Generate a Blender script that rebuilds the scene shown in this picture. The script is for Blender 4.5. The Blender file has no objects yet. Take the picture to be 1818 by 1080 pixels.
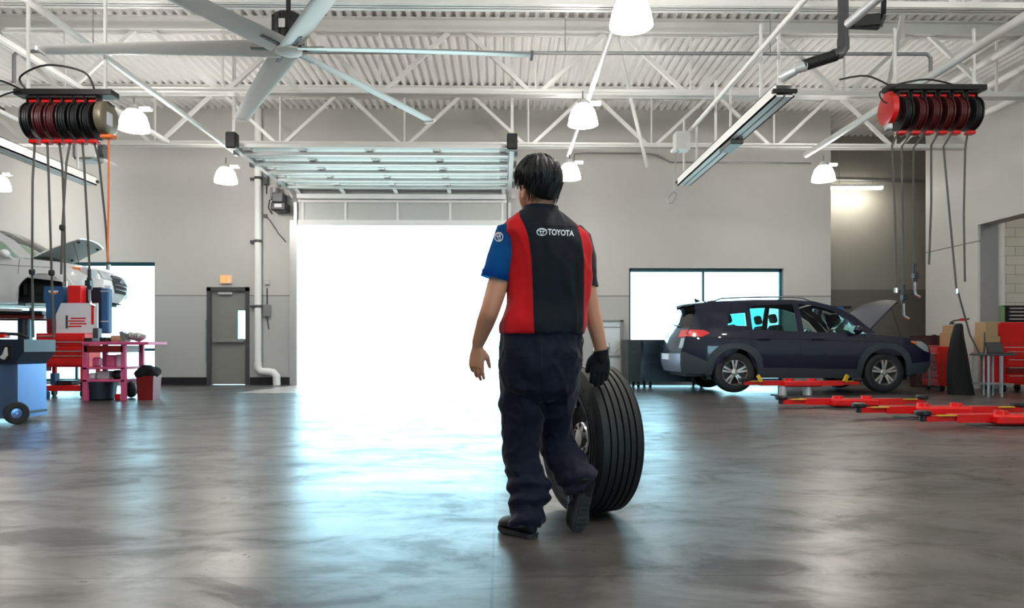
EXPOSURE=1.1; SKYCOL=(.45,.83,1.0,1); SKYSTR=4.2; SUNSTR=5.0; LAMPSTR=30
import bpy, bmesh, math, random
from mathutils import Vector, Matrix, noise
from mathutils.bvhtree import BVHTree
random.seed(7)
PI = math.pi
V = Vector
F = 1260.0; CZ = 0.84; CX = 909.0; CY = 617.0
YAW = math.atan(20.0 / F)
_c, _s = math.cos(YAW), math.sin(YAW)

def ray(px, py):
    x = (px - CX) / F
    return V((x * _c + _s, -x * _s + _c, (CY - py) / F))
def P(px, py, Y):                      # point of the plane at depth Y seen at that place of the photograph
    d = ray(px, py); t = Y / d.y
    return V((d.x * t, Y, CZ + d.z * t))
def G(px, py, z=0.0):                  # point of the floor
    d = ray(px, py); t = (z - CZ) / d.z
    return V((d.x * t, d.y * t, z))
def XY(px, Y): return P(px, CY, Y).x
def ZY(py, Y): return P(CX, py, Y).z
def proj(p):
    q = V((p.x * _c - p.y * _s, p.x * _s + p.y * _c, p.z - CZ))
    return CX + F * q.x / q.y, CY - F * q.z / q.y
def lerp(a, b, t): return a + (b - a) * t
def interp(tab, x):
    if x <= tab[0][0]: return tab[0][1]
    for (x0, y0), (x1, y1) in zip(tab, tab[1:]):
        if x <= x1: return y0 + (y1 - y0) * (x - x0) / (x1 - x0)
    return tab[-1][1]
def sstep(a, b, x):
    t = max(0, min(1, (x - a) / (b - a))); return t * t * (3 - 2 * t)

# ---------------------------------------------------------------- materials
def C(r, g, b):
    f = lambda c: (c / 255 / 12.92) if c / 255 <= .04045 else ((c / 255 + .055) / 1.055) ** 2.4
    return (f(r), f(g), f(b), 1)
MATS = {}
def mat(name, col, rough=.5, metal=0, spec=.5, var=.08, scale=6, bump=0, bscale=40, coat=0, emit=None, estr=0, trans=0, rvar=0):
    m = bpy.data.materials.new(name); m.use_nodes = True
    nt = m.node_tree; b = nt.nodes['Principled BSDF']
    b.inputs['Roughness'].default_value = rough; b.inputs['Metallic'].default_value = metal
    b.inputs['Specular IOR Level'].default_value = spec; b.inputs['Coat Weight'].default_value = coat
    b.inputs['Coat Roughness'].default_value = .05
    b.inputs['Base Color'].default_value = col
    tc = nt.nodes.new('ShaderNodeTexCoord')
    if var or rvar:
        n = nt.nodes.new('ShaderNodeTexNoise'); n.inputs['Scale'].default_value = scale; n.inputs['Detail'].default_value = 5
        nt.links.new(tc.outputs['Object'], n.inputs['Vector'])
        mx = nt.nodes.new('ShaderNodeMix'); mx.data_type = 'RGBA'
        mx.inputs[6].default_value = tuple(c * (1 - var) for c in col[:3]) + (1,)
        mx.inputs[7].default_value = tuple(min(1, c * (1 + var)) for c in col[:3]) + (1,)
        nt.links.new(n.outputs['Fac'], mx.inputs[0]); nt.links.new(mx.outputs[2], b.inputs['Base Color'])
        if rvar:
            r = nt.nodes.new('ShaderNodeMapRange'); r.inputs[3].default_value = max(0.02, rough - rvar); r.inputs[4].default_value = rough + rvar
            nt.links.new(n.outputs['Fac'], r.inputs[0]); nt.links.new(r.outputs[0], b.inputs['Roughness'])
    if bump:
        n2 = nt.nodes.new('ShaderNodeTexNoise'); n2.inputs['Scale'].default_value = bscale; n2.inputs['Detail'].default_value = 4
        nt.links.new(tc.outputs['Object'], n2.inputs['Vector'])
        bp = nt.nodes.new('ShaderNodeBump'); bp.inputs['Strength'].default_value = bump; bp.inputs['Distance'].default_value = .01
        nt.links.new(n2.outputs['Fac'], bp.inputs['Height']); nt.links.new(bp.outputs[0], b.inputs['Normal'])
    if emit:
        b.inputs['Emission Color'].default_value = emit; b.inputs['Emission Strength'].default_value = estr
    if trans: b.inputs['Transmission Weight'].default_value = trans
    MATS[name] = m
    return m

M_white = mat('white_paint', C(240, 239, 237), .45, var=.03)
M_deck = mat('deck_paint', C(249, 248, 246), .5, var=.03, scale=3)
M_steelw = mat('truss_paint', C(226, 225, 222), .45, var=.04)
M_dark = mat('black_metal', C(22, 22, 24), .4, var=.15)
M_black = mat('black_plastic', C(16, 17, 19), .45, var=.2)
M_gray = mat('gray_metal', C(150, 151, 152), .4, .6, var=.06)
M_lgray = mat('light_gray_metal', C(200, 200, 200), .4, .3, var=.05)
M_dgray = mat('dark_gray_metal', C(80, 82, 84), .45, .4, var=.1)
M_chrome = mat('chrome', C(225, 225, 228), .15, 1, var=.02)
M_red = mat('red_paint', C(214, 16, 14), .35, var=.08, coat=.3)
M_redd = mat('dark_red_paint', C(120, 14, 14), .45, var=.12)
M_pink = mat('pink_tint', C(205, 85, 130), .5, var=.08)  # on the workbench, lens flare tint put into the base colour
M_rubber = mat('rubber', C(15, 16, 18), .62, var=.15, scale=20, bump=.1, bscale=120)
M_orange = mat('orange_plastic', C(232, 110, 30), .5, var=.05)
M_yellow = mat('yellow_paint', C(215, 170, 30), .5, var=.1)
M_brown = mat('brown_card', C(176, 146, 108), .8, var=.1)
M_blue = mat('blue_plastic', C(40, 84, 130), .45, var=.1)
M_navy = mat('navy_plastic', C(16, 30, 48), .4, var=.12)
M_teal = mat('dark_teal_plastic', C(14, 38, 50), .4, var=.15)
M_cloth = mat('black_cloth', C(10, 10, 12), .9, var=.2, bump=.3, bscale=30)
M_hose = mat('hose_rubber', C(74, 71, 68), .6, var=.1)
M_lamp = mat('lamp_glass', C(255, 255, 252), .4, emit=(1, .95, .89, 1), estr=LAMPSTR, var=0)
M_tubelamp = mat('lamp_tube', C(255, 255, 252), .4, emit=(1, .95, .84, 1), estr=28, var=0)
M_block = mat('gray_block', C(140, 141, 142), .8, var=.06, bump=.2, bscale=60)
M_paper = mat('white_board', C(220, 220, 228), .6, var=.04)
M_steelb = mat('brushed_blue_steel', C(120, 150, 200), .28, .9, var=.1, scale=3)

def glass_mat(name, col, rough=.02):
    m = bpy.data.materials.new(name); m.use_nodes = True; nt = m.node_tree; nt.nodes.clear()
    out = nt.nodes.new('ShaderNodeOutputMaterial'); mx = nt.nodes.new('ShaderNodeMixShader')
    tr = nt.nodes.new('ShaderNodeBsdfTransparent'); gl = nt.nodes.new('ShaderNodeBsdfGlossy'); fr = nt.nodes.new('ShaderNodeFresnel')
    nz = nt.nodes.new('ShaderNodeTexNoise'); nz.inputs['Scale'].default_value = 2
    tr.inputs[0].default_value = col; gl.inputs['Roughness'].default_value = rough; fr.inputs[0].default_value = 1.45
    nt.links.new(fr.outputs[0], mx.inputs[0]); nt.links.new(tr.outputs[0], mx.inputs[1]); nt.links.new(gl.outputs[0], mx.inputs[2])
    nt.links.new(mx.outputs[0], out.inputs[0]); return m
M_glass = glass_mat('window_glass', (.92, .96, .97, 1))
M_tint = glass_mat('tinted_glass', (.16, .42, .44, 1))
M_cglass = glass_mat('car_glass', (.62, .74, .68, 1))

# ---------------------------------------------------------------- mesh builder
class MB:
    def __init__(self): self.v = []; self.f = []; self.M = Matrix.Identity(4); self.att = None
    def add(self, vs, fs):
        b = len(self.v); M = self.M
        self.v += [M @ V(p) for p in vs]; self.f += [tuple(b + i for i in f) for f in fs]; return self
    def bm(self, bm):
        bm.verts.index_update(); self.add([v.co.copy() for v in bm.verts], [[v.index for v in f.verts] for f in bm.faces]); bm.free(); return self
    def box(self, x0, x1, y0, y1, z0, z1, bev=0, seg=1):
        x0, x1 = min(x0, x1), max(x0, x1); y0, y1 = min(y0, y1), max(y0, y1); z0, z1 = min(z0, z1), max(z0, z1)
        vs = [(x, y, z) for z in (z0, z1) for y in (y0, y1) for x in (x0, x1)]
        fs = [(0, 2, 3, 1), (4, 5, 7, 6), (0, 1, 5, 4), (2, 6, 7, 3), (0, 4, 6, 2), (1, 3, 7, 5)]
        if not bev: return self.add(vs, fs)
        b = bmesh.new(); bv = [b.verts.new(p) for p in vs]
        for f in fs: b.faces.new([bv[i] for i in f])
        bmesh.ops.bevel(b, geom=b.edges[:], offset=bev, segments=seg, affect='EDGES', profile=.5)
        return self.bm(b)
    def loft(self, rings, closed=True, cap=True, loop=False):
        n = len(rings[0]); vs = [p for r in rings for p in r]; fs = []
        R = len(rings)
        for i in range(R if loop else R - 1):
            a, b = i * n, ((i + 1) % R) * n
            for j in range(n if closed else n - 1):
                k = (j + 1) % n; fs.append((a + j, a + k, b + k, b + j))
        if cap and closed and not loop:
            fs.append(tuple(range(n - 1, -1, -1))); fs.append(tuple((R - 1) * n + j for j in range(n)))
        return self.add(vs, fs)
    def tube(self, path, r, n=8, cap=True, loop=False, flat=None):
        path = [V(p) for p in path]; L = len(path); rings = []
        T = []
        for i in range(L):
            a = path[(i - 1) % L] if (i or loop) else path[0]; b = path[(i + 1) % L] if (i < L - 1 or loop) else path[-1]
            T.append((b - a).normalized())
        up = V((0, 0, 1)) if abs(T[0].z) < .9 else V((0, 1, 0))
        N = (up - T[0] * up.dot(T[0])).normalized()
        for i in range(L):
            N = (N - T[i] * N.dot(T[i]))
            N = N.normalized() if N.length > 1e-6 else T[i].orthogonal().normalized()
            B = T[i].cross(N); rr = r[i] if isinstance(r, list) else r
            ra, rb = rr if isinstance(rr, (list, tuple)) else (rr, rr)
            rings.append([path[i] + N * (ra * math.cos(2 * PI * j / n)) + B * (rb * math.sin(2 * PI * j / n)) for j in range(n)])
        return self.loft(rings, True, cap, loop)
    def cyl(self, p, q, r, n=16): return self.tube([p, q], r, n)
    def bar(self, p, q, w, h, up=(0, 0, 1)):
        p, q = V(p), V(q); t = (q - p).normalized(); up = V(up)
        if abs(t.dot(up)) > .98: up = V((0, 1, 0))
        s = t.cross(up).normalized(); u = s.cross(t)
        r = lambda o: [o + s * (a * w / 2) + u * (b * h / 2) for a, b in ((-1, -1), (1, -1), (1, 1), (-1, 1))]
        return self.loft([r(p), r(q)])
    def lathe(self, prof, n=32, o=(0, 0, 0), ax=(0, 0, 1), cap=False, x=None):
        ax = V(ax).normalized(); a = V(x) if x is not None else ax.orthogonal().normalized(); b = ax.cross(a); o = V(o)
        rings = [[o + ax * z + (a * math.cos(2 * PI * j / n) + b * math.sin(2 * PI * j / n)) * max(r, 1e-4) for j in range(n)] for r, z in prof]
        return self.loft(rings, True, cap)
    def prism(self, poly, o, ex, ey, d):
        o, ex, ey, d = V(o), V(ex), V(ey), V(d)
        a = [o + ex * x + ey * y for x, y in poly]
        return self.loft([a, [p + d for p in a]])
    def ell(self, c, r, R=None, nu=16, nv=10):
        c = V(c); rings = []
        for i in range(nv + 1):
            t = PI * i / nv; ring = []
            for j in range(nu):
                p = V((r[0] * max(math.sin(t), .001) * math.cos(2 * PI * j / nu), r[1] * max(math.sin(t), .001) * math.sin(2 * PI * j / nu), -r[2] * math.cos(t)))
                ring.append(c + (R @ p if R else p))
            rings.append(ring)
        return self.loft(rings)
    def build(self, name, m, parent=None, world=False, smooth=35, att=None, fix=True):
        me = bpy.data.meshes.new(name); off = V((0, 0, 0))
        if world and parent is not None:
            r = parent
            while r.parent: r = r.parent
            off = r.location
        me.from_pydata([p - off for p in self.v], [], self.f); me.update()
        if fix:
            b = bmesh.new(); b.from_mesh(me); bmesh.ops.recalc_face_normals(b, faces=b.faces[:]); b.to_mesh(me); b.free()
        if smooth:
            me.shade_smooth(); me.set_sharp_from_angle(angle=math.radians(smooth))
        if att:
            for k, vals in att.items():
                a = me.attributes.new(k, 'FLOAT', 'POINT'); a.data.foreach_set('value', vals)
        me.materials.append(m)
        o = bpy.data.objects.new(name, me); bpy.context.scene.collection.objects.link(o)
        if parent is not None: o.parent = parent
        return o

def tag(o, label, cat, group=None, kind=None):
    o['label'] = label; o['category'] = cat
    if group: o['group'] = group
    if kind: o['kind'] = kind
    return o
def thing(name, label, cat, loc=(0, 0, 0), group=None, kind=None, rz=0):
    o = bpy.data.objects.new(name, None); bpy.context.scene.collection.objects.link(o)
    o.empty_display_size = .1; o.location = loc; o.rotation_euler.z = rz
    return tag(o, label, cat, group, kind)
def dup(root, loc, label, group=None, rz=None):
    def cp(o, par):
        c = o.copy(); bpy.context.scene.collection.objects.link(c)
        if par is not None: c.parent = par
        for ch in o.children: cp(ch, c)
        return c
    r = cp(root, None); r.location = loc
    if rz is not None: r.rotation_euler.z = rz
    r['label'] = label
    if group: r['group'] = group
    return r
def centre(o):                          # move a mesh's origin to the middle of its base
    me = o.data; xs = [v.co for v in me.vertices]
    c = V(((min(p.x for p in xs) + max(p.x for p in xs)) / 2, (min(p.y for p in xs) + max(p.y for p in xs)) / 2, min(p.z for p in xs)))
    for v in me.vertices: v.co -= c
    o.location += c
    return o
def solo(mb, name, m, label, cat, group=None, kind=None, smooth=35):
    return tag(centre(mb.build(name, m, smooth=smooth)), label, cat, group, kind)
# ================================================================ camera, sky, sun
sc = bpy.context.scene
cam = bpy.data.cameras.new('camera'); camo = bpy.data.objects.new('camera', cam); sc.collection.objects.link(camo)
cam.sensor_width = 36; cam.lens = 36 * F / 1818; cam.shift_y = (CY - 540) / 1818
cam.clip_start = .05; cam.clip_end = 300
camo.location = (0, 0, CZ); camo.rotation_euler = (PI / 2, 0, -YAW); sc.camera = camo
sc.view_settings.view_transform = 'Standard'; sc.view_settings.look = 'None'; sc.view_settings.gamma = 1
sc.view_settings.use_curve_mapping = False; sc.view_settings.exposure = EXPOSURE
w = bpy.data.worlds.new('sky'); sc.world = w; w.use_nodes = True
bg = w.node_tree.nodes['Background']; bg.inputs[0].default_value = SKYCOL; bg.inputs[1].default_value = SKYSTR
sun = bpy.data.lights.new('sun', 'SUN'); sun.energy = SUNSTR; sun.angle = .01; sun.color = (1, .96, .9)
suno = bpy.data.objects.new('sun', sun); sc.collection.objects.link(suno)
suno.rotation_euler = V((-.12, -1, -1.15)).to_track_quat('-Z', 'Y').to_euler(); suno.location = (0, 30, 30)
sc.cycles.use_denoising = True
sc.cycles.max_bounces = 10; sc.cycles.diffuse_bounces = 5; sc.cycles.transparent_max_bounces = 12
sc.cycles.caustics_reflective = False; sc.cycles.caustics_refractive = False
sc.cycles.sample_clamp_indirect = 6

# ================================================================ floor material
def floor_mat():
    m = bpy.data.materials.new('polished_concrete'); m.use_nodes = True; nt = m.node_tree; b = nt.nodes['Principled BSDF']
    N = lambda t, **k: nt.nodes.new('ShaderNode' + t)
    L = nt.links.new
    tc = N('TexCoord'); geo = N('NewGeometry')
    def noise_(sc_, det, rgh=.55, vec=None, dist=0):
        n = N('TexNoise'); n.inputs['Scale'].default_value = sc_; n.inputs['Detail'].default_value = det
        n.inputs['Roughness'].default_value = rgh; n.inputs['Distortion'].default_value = dist
        L(vec or geo.outputs['Position'], n.inputs['Vector']); return n
    mp = N('Mapping'); mp.inputs['Scale'].default_value = (.55, 1.5, 1); L(geo.outputs['Position'], mp.inputs['Vector'])
    n1 = noise_(1.0, 8, .62, mp.outputs[0], .6); n2 = noise_(9, 6, .65); n3 = noise_(60, 3)
    cr = N('ValToRGB'); cr.color_ramp.elements[0].position = .3; cr.color_ramp.elements[0].color = C(43, 40, 38)
    cr.color_ramp.elements[1].position = .72; cr.color_ramp.elements[1].color = C(97, 92, 89)
    ad = N('Math'); ad.operation = 'MULTIPLY_ADD'; ad.inputs[1].default_value = .35
    L(n2.outputs['Fac'], ad.inputs[0]); sb = N('Math'); sb.operation = 'SUBTRACT'; sb.inputs[1].default_value = .175
    L(n1.outputs['Fac'], ad.inputs[2]); L(ad.outputs[0], sb.inputs[0]); L(sb.outputs[0], cr.inputs[0])
    # saw-cut joints
    sp = N('SeparateXYZ'); L(geo.outputs['Position'], sp.inputs[0])
    def joint(out, off, per):
        a = N('Math'); a.operation = 'ADD'; a.inputs[1].default_value = -off + per * 20 + per / 2; L(out, a.inputs[0])
        mo = N('Math'); mo.operation = 'MODULO'; mo.inputs[1].default_value = per; L(a.outputs[0], mo.inputs[0])
        s = N('Math'); s.operation = 'SUBTRACT'; s.inputs[1].default_value = per / 2; L(mo.outputs[0], s.inputs[0])
        ab = N('Math'); ab.operation = 'ABSOLUTE'; L(s.outputs[0], ab.inputs[0])
        lt = N('Math'); lt.operation = 'LESS_THAN'; lt.inputs[1].default_value = .006; L(ab.outputs[0], lt.inputs[0]); return lt
    j1 = joint(sp.outputs[1], 7.1, 4.5); j2 = joint(sp.outputs[0], -.03, 4.5)
    mxj = N('Math'); mxj.operation = 'MAXIMUM'; L(j1.outputs[0], mxj.inputs[0]); L(j2.outputs[0], mxj.inputs[1])
    mc = N('Mix'); mc.data_type = 'RGBA'; L(mxj.outputs[0], mc.inputs[0]); L(cr.outputs[0], mc.inputs[6]); mc.inputs[7].default_value = C(45, 43, 42)
    L(mc.outputs[2], b.inputs['Base Color'])
    rr = N('MapRange'); rr.inputs[1].default_value = .25; rr.inputs[2].default_value = .75; rr.inputs[3].default_value = .42; rr.inputs[4].default_value = .22
    mp2 = N('Mapping'); mp2.inputs['Scale'].default_value = (1.5, 2.4, 1); L(geo.outputs['Position'], mp2.inputs['Vector'])
    n4 = noise_(1.2, 9, .68, mp2.outputs[0], .8)
    av = N('Math'); av.operation = 'MULTIPLY_ADD'; av.inputs[1].default_value = .5; L(n1.outputs['Fac'], av.inputs[0])
    hv = N('Math'); hv.operation = 'MULTIPLY'; hv.inputs[1].default_value = .5; L(n4.outputs['Fac'], hv.inputs[0]); L(hv.outputs[0], av.inputs[2])
    L(av.outputs[0], rr.inputs[0]); L(rr.outputs[0], b.inputs['Roughness'])
    sr = N('MapRange'); sr.inputs[1].default_value = .40; sr.inputs[2].default_value = .60; sr.inputs[3].default_value = .12; sr.inputs[4].default_value = .8
    L(n4.outputs['Fac'], sr.inputs[0]); L(sr.outputs[0], b.inputs['Specular IOR Level'])
    bp = N('Bump'); bp.inputs['Strength'].default_value = .06; bp.inputs['Distance'].default_value = .004
    L(n3.outputs['Fac'], bp.inputs['Height']); L(bp.outputs[0], b.inputs['Normal'])
    return m
M_floor = floor_mat()

def wall_mat(name, col, low=None, zs=2.0):
    m = mat(name, col, .6, var=.03, scale=1.5); nt = m.node_tree; b = nt.nodes['Principled BSDF']
    geo = nt.nodes.new('ShaderNodeNewGeometry'); sp = nt.nodes.new('ShaderNodeSeparateXYZ'); nt.links.new(geo.outputs['Position'], sp.inputs[0])
    s = nt.nodes.new('ShaderNodeMath'); s.operation = 'SUBTRACT'; s.inputs[1].default_value = zs; nt.links.new(sp.outputs[2], s.inputs[0])
    a = nt.nodes.new('ShaderNodeMath'); a.operation = 'ABSOLUTE'; nt.links.new(s.outputs[0], a.inputs[0])
    l = nt.nodes.new('ShaderNodeMath'); l.operation = 'LESS_THAN'; l.inputs[1].default_value = .012; nt.links.new(a.outputs[0], l.inputs[0])
    src = b.inputs['Base Color'].links[0].from_socket
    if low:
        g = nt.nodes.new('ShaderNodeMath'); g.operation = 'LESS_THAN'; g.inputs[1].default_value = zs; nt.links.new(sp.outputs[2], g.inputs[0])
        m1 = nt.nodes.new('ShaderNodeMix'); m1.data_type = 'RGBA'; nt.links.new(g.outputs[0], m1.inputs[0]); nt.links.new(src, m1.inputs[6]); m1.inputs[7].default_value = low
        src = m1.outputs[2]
    m2 = nt.nodes.new('ShaderNodeMix'); m2.data_type = 'RGBA'; nt.links.new(l.outputs[0], m2.inputs[0]); nt.links.new(src, m2.inputs[6]); m2.inputs[7].default_value = C(120, 119, 117)
    nt.links.new(m2.outputs[2], b.inputs['Base Color']); return m
M_wall = wall_mat('wall_paint', C(192, 190, 186), C(178, 178, 176))
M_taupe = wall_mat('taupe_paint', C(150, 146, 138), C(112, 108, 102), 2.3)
M_wallr = wall_mat('right_wall_paint', C(206, 205, 202), None, 3.0)
M_base = mat('black_baseboard', C(24, 24, 28), .5)
M_ground = mat('outside_concrete', C(200, 196, 186), .8, var=.05)
M_doorgray = mat('gray_door_paint', C(128, 128, 124), .5, var=.04)
M_tealf = mat('teal_window_frame', C(30, 92, 108), .4, var=.04)

YW = 16.0; TOP = 6.2
S = lambda mb, n, m, lab, cat: solo(mb, n, m, lab, cat, kind='structure')
S(MB().box(-13.2, 16.2, -8.2, 16.25, -.2, 0).box(XY(1475, 16.0) - .25, 16.2, 16.25, 18.1, -.2, 0), 'floor', M_floor, 'polished grey brown concrete workshop floor with saw-cut joints', 'floor')
S(MB().box(-60, 60, 18.1, 120, -.2, -.03).box(-60, XY(1475, 16.0) - .25, 16.25, 18.1, -.2, -.03).box(-60, -13.2, -60, 16.25, -.2, -.03).box(16.2, 60, -60, 18.1, -.2, -.03).box(-13.2, 16.2, -60, -8.2, -.2, -.03),
  'ground', M_ground, 'pale sunlit concrete ground outside the workshop', 'ground')
# ceiling deck: real trapezoid flutes running towards the back wall
pr = []; x = -13.2; per = .16; h = .075
while x < 16.2:
    pr += [(x, 0), (x + .055, 0), (x + .08, h), (x + .135, h)]; x += per
mb = MB(); mb.loft([[(a, -8.2, TOP + b) for a, b in pr], [(a, 16.25, TOP + b) for a, b in pr]], closed=False, cap=False)
pr2 = [q for q in pr if q[0] > 7.19]; mb.loft([[(a, 16.25, TOP + b) for a, b in pr2], [(a, 18.1, TOP + b) for a, b in pr2]], closed=False, cap=False)
S(mb, 'ceiling', M_deck, 'white corrugated steel roof deck high above the workshop', 'ceiling')
roof = MB().box(-13.4, 16.4, -8.4, 16.3, TOP + .12, TOP + .3).box(7.15, 16.4, 16.3, 18.2, TOP + .12, TOP + .3)
S(roof, 'roof_slab', M_deck, 'flat roof slab above the white corrugated deck', 'roof')
# back wall, built round its openings
XD0, XD1 = XY(525, YW), XY(906, YW); ZD = ZY(401, YW)
XE0, XE1, ZE = XY(371, YW), XY(440, YW), ZY(514, YW)
XW0, XW1 = XY(-70, YW), XY(275, YW); ZW0, ZW1 = ZY(677, YW), ZY(467, YW)
XR0, XR1 = XY(1117, YW), XY(1391, YW); ZR0, ZR1 = ZY(677, YW), ZY(476, YW)
XC0, XC1 = XY(1475, YW), 9.7
XS0, XS1, ZS0, ZS1 = XY(364.5, YW), XY(369, YW), ZY(646, YW), ZY(569, YW)
def wall_y(y0, y1, x0, x1, z0, z1, holes):
    mb = MB(); xs = sorted({x0, x1} | {h[0] for h in holes} | {h[1] for h in holes})
    for a, b in zip(xs, xs[1:]):
        hs = sorted([(h[2], h[3]) for h in holes if h[0] <= a + 1e-6 and h[1] >= b - 1e-6]); z = z0
        for c, d in hs:
            if c > z + 1e-4: mb.box(a, b, y0, y1, z, c)
            z = d
        if z < z1 - 1e-4: mb.box(a, b, y0, y1, z, z1)
    return mb
S(wall_y(YW, YW + .25, -13.2, XC0, 0, TOP + .12, [(XD0, XD1, 0, ZD), (XE0, XE1, 0, ZE), (XW0, XW1, ZW0, ZW1), (XR0, XR1, ZR0, ZR1), (XS0, XS1, ZS0, ZS1)]),
  'wall_back', M_wall, 'pale grey back wall around the open overhead door', 'wall')
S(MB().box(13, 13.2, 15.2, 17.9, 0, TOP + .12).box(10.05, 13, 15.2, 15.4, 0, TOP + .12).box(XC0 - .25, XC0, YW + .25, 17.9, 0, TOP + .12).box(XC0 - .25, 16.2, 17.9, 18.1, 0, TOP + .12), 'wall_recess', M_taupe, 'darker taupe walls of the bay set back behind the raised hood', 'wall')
mb = MB()
YO0, YO1, ZO = 9.6, 14.28, 3.33
mb.box(9.7, 10.05, -8.2, YO0, 0, TOP + .12).box(9.7, 10.05, YO0, YO1, ZO, TOP + .12).box(9.7, 10.05, YO1, YW + .05, 0, TOP + .12)
S(mb, 'wall_right', M_wallr, 'white side wall on the right with a wide doorway', 'wall')
S(MB().box(10.055, 10.12, YO1 - .004, YO1 + .35, 0, ZO).box(9.75, 10.055, YO1 - .012, YO1 - .002, 0, ZO), 'trim_1', M_block, 'grey block jamb of the doorway in the right wall', 'trim')
def block_mat():
    m = mat('painted_block', C(214, 212, 204), .7, var=.03); nt = m.node_tree
    bk = nt.nodes.new('ShaderNodeTexBrick'); bk.inputs['Scale'].default_value = 1; bk.inputs['Brick Width'].default_value = .4; bk.inputs['Row Height'].default_value = .2; bk.inputs['Mortar Size'].default_value = .006
    bk.inputs['Color1'].default_value = C(214, 212, 204); bk.inputs['Color2'].default_value = C(206, 204, 197); bk.inputs['Mortar'].default_value = C(150, 148, 143)
    g = nt.nodes.new('ShaderNodeNewGeometry'); s = nt.nodes.new('ShaderNodeSeparateXYZ'); c = nt.nodes.new('ShaderNodeCombineXYZ')
    nt.links.new(g.outputs['Position'], s.inputs[0]); nt.links.new(s.outputs[0], c.inputs[0]); nt.links.new(s.outputs[2], c.inputs[1]); nt.links.new(c.outputs[0], bk.inputs['Vector'])
    nt.links.new(bk.outputs['Color'], nt.nodes['Principled BSDF'].inputs['Base Color']); return m
M_cmu = block_mat()
S(MB().box(10.05, 16.2, 15.0, 15.2, 0, 4.6), 'wall_side_room', M_cmu, 'cream block wall of the room beyond the right doorway', 'wall')
S(MB().box(14.0, 14.2, YO0 - 1.2, 15.0, 0, 4.6).box(10.05, 14.2, YO0 - 1.2, YO0 - 1.0, 0, 4.6), 'wall_side_room_end', M_cmu, 'far block walls of the room beyond the right doorway', 'wall')
S(MB().box(10.05, 14.2, YO0 - 1.2, 15.2, 4.6, 4.75), 'ceiling_side_room', M_white, 'flat white ceiling of the room beyond the right doorway', 'ceiling')
S(MB().box(-13.2, -13.0, -8.2, YW + .25, 0, TOP + .12), 'wall_left', M_wall, 'pale grey side wall on the left behind the white car', 'wall')
S(wall_y(-8.2, -8.0, -13.0, 9.7, 0, TOP + .12, [(3, 7.8, 0, 3.6)]), 'wall_front', M_wall, 'pale grey wall behind the camera with an opening added for fill light', 'wall')  # unseen opening added so sky light fills from behind
# baseboards
bb = MB()
for a, b in ((XW1, XE0 - .05), (XE1 + .05, XD0 - .1)): bb.box(a, b, YW - .02, YW - .002, 0, .17)
S(bb, 'baseboard_back', M_base, 'black rubber baseboard under the pale wall beside the exit door', 'baseboard')
# concrete sill strip catching light below the wall
# ---------------------------------------------------------------- windows
def window(n, x0, x1, z0, z1, mull, rails, lab):
    T = thing('window_%d' % n, lab, 'window', ((x0 + x1) / 2, YW, z0), kind='structure')
    f = MB(); t = .055
    f.box(x0, x1, YW + .1, YW + .17, z1 - t * 1.3, z1).box(x0, x1, YW + .1, YW + .17, z0, z0 + t)
    f.box(x0, x0 + t, YW + .1, YW + .17, z0, z1).box(x1 - t, x1, YW + .1, YW + .17, z0, z1)
    f.build('window_frame', M_tealf, T, True)
    for m_ in mull: MB().box(m_ - .025, m_ + .025, YW + .11, YW + .16, z0 + t, z1 - t).build('mullion', M_tealf, T, True)
    for r in rails: MB().box(x0 + t, x1 - t, YW + .11, YW + .16, r - .03, r + .03).build('transom', M_tealf, T, True)
    MB().box(x0 + t, x1 - t, YW + .13, YW + .136, z0 + t, z1 - t).build('pane', M_glass, T, True)
    return T
window(1, XW0, XW1, ZW0, ZW1, [XY(48, YW), XY(130, YW)], [ZY(621, YW)], 'bright tall window behind the pink workbench and white car')
window(2, XR0, XR1, ZR0, ZR1, [XY(1251, YW)], [], 'bright window behind the dark car')
T = thing('window_3', 'narrow bright slit of glass left of the exit door', 'window', (XS0, YW, ZS0), kind='structure')
MB().box(XS0, XS1, YW + .1, YW + .105, ZS0, ZS1).build('pane', M_glass, T, True)
# ---------------------------------------------------------------- exit door
T = thing('door_1', 'grey steel exit door with narrow glass lite and push bar', 'door', ((XE0 + XE1) / 2, YW, 0), kind='structure')
f = MB(); f.box(XE0 - .04, XE0 + .05, YW - .03, YW + .12, 0, ZE + .04).box(XE1 - .05, XE1 + .04, YW - .03, YW + .12, 0, ZE + .04).box(XE0 - .04, XE1 + .04, YW - .03, YW + .12, ZE - .05, ZE + .04)
f.build('door_frame', M_dgray, T, True)
LX0, LX1, LZ0, LZ1 = XY(421, YW), XY(436.5, YW), ZY(602, YW), ZY(552, YW)
wall_y(YW + .03, YW + .075, XE0 + .05, XE1 - .05, .01, ZE - .05, [(LX0, LX1, LZ0, LZ1)]).build('door_leaf', M_doorgray, T, True)
MB().box(LX0, LX1, YW + .05, YW + .056, LZ0, LZ1).build('glass_lite', M_glass, T, True)
pb = MB(); pb.box(XE0 + .1, XE1 - .08, YW - .05, YW - .01, .95, 1.02, .008)
for xx in (XE0 + .14, XE1 - .14): pb.box(xx - .03, xx + .03, YW - .01, YW + .03, .93, 1.04)
pb.build('push_bar', M_gray, T, True)
MB().box(XE0 + .2, XE0 + .52, YW - .03, YW + .03, ZE - .13, ZE - .07, .01).build('door_closer', M_lgray, T, True)
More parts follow.
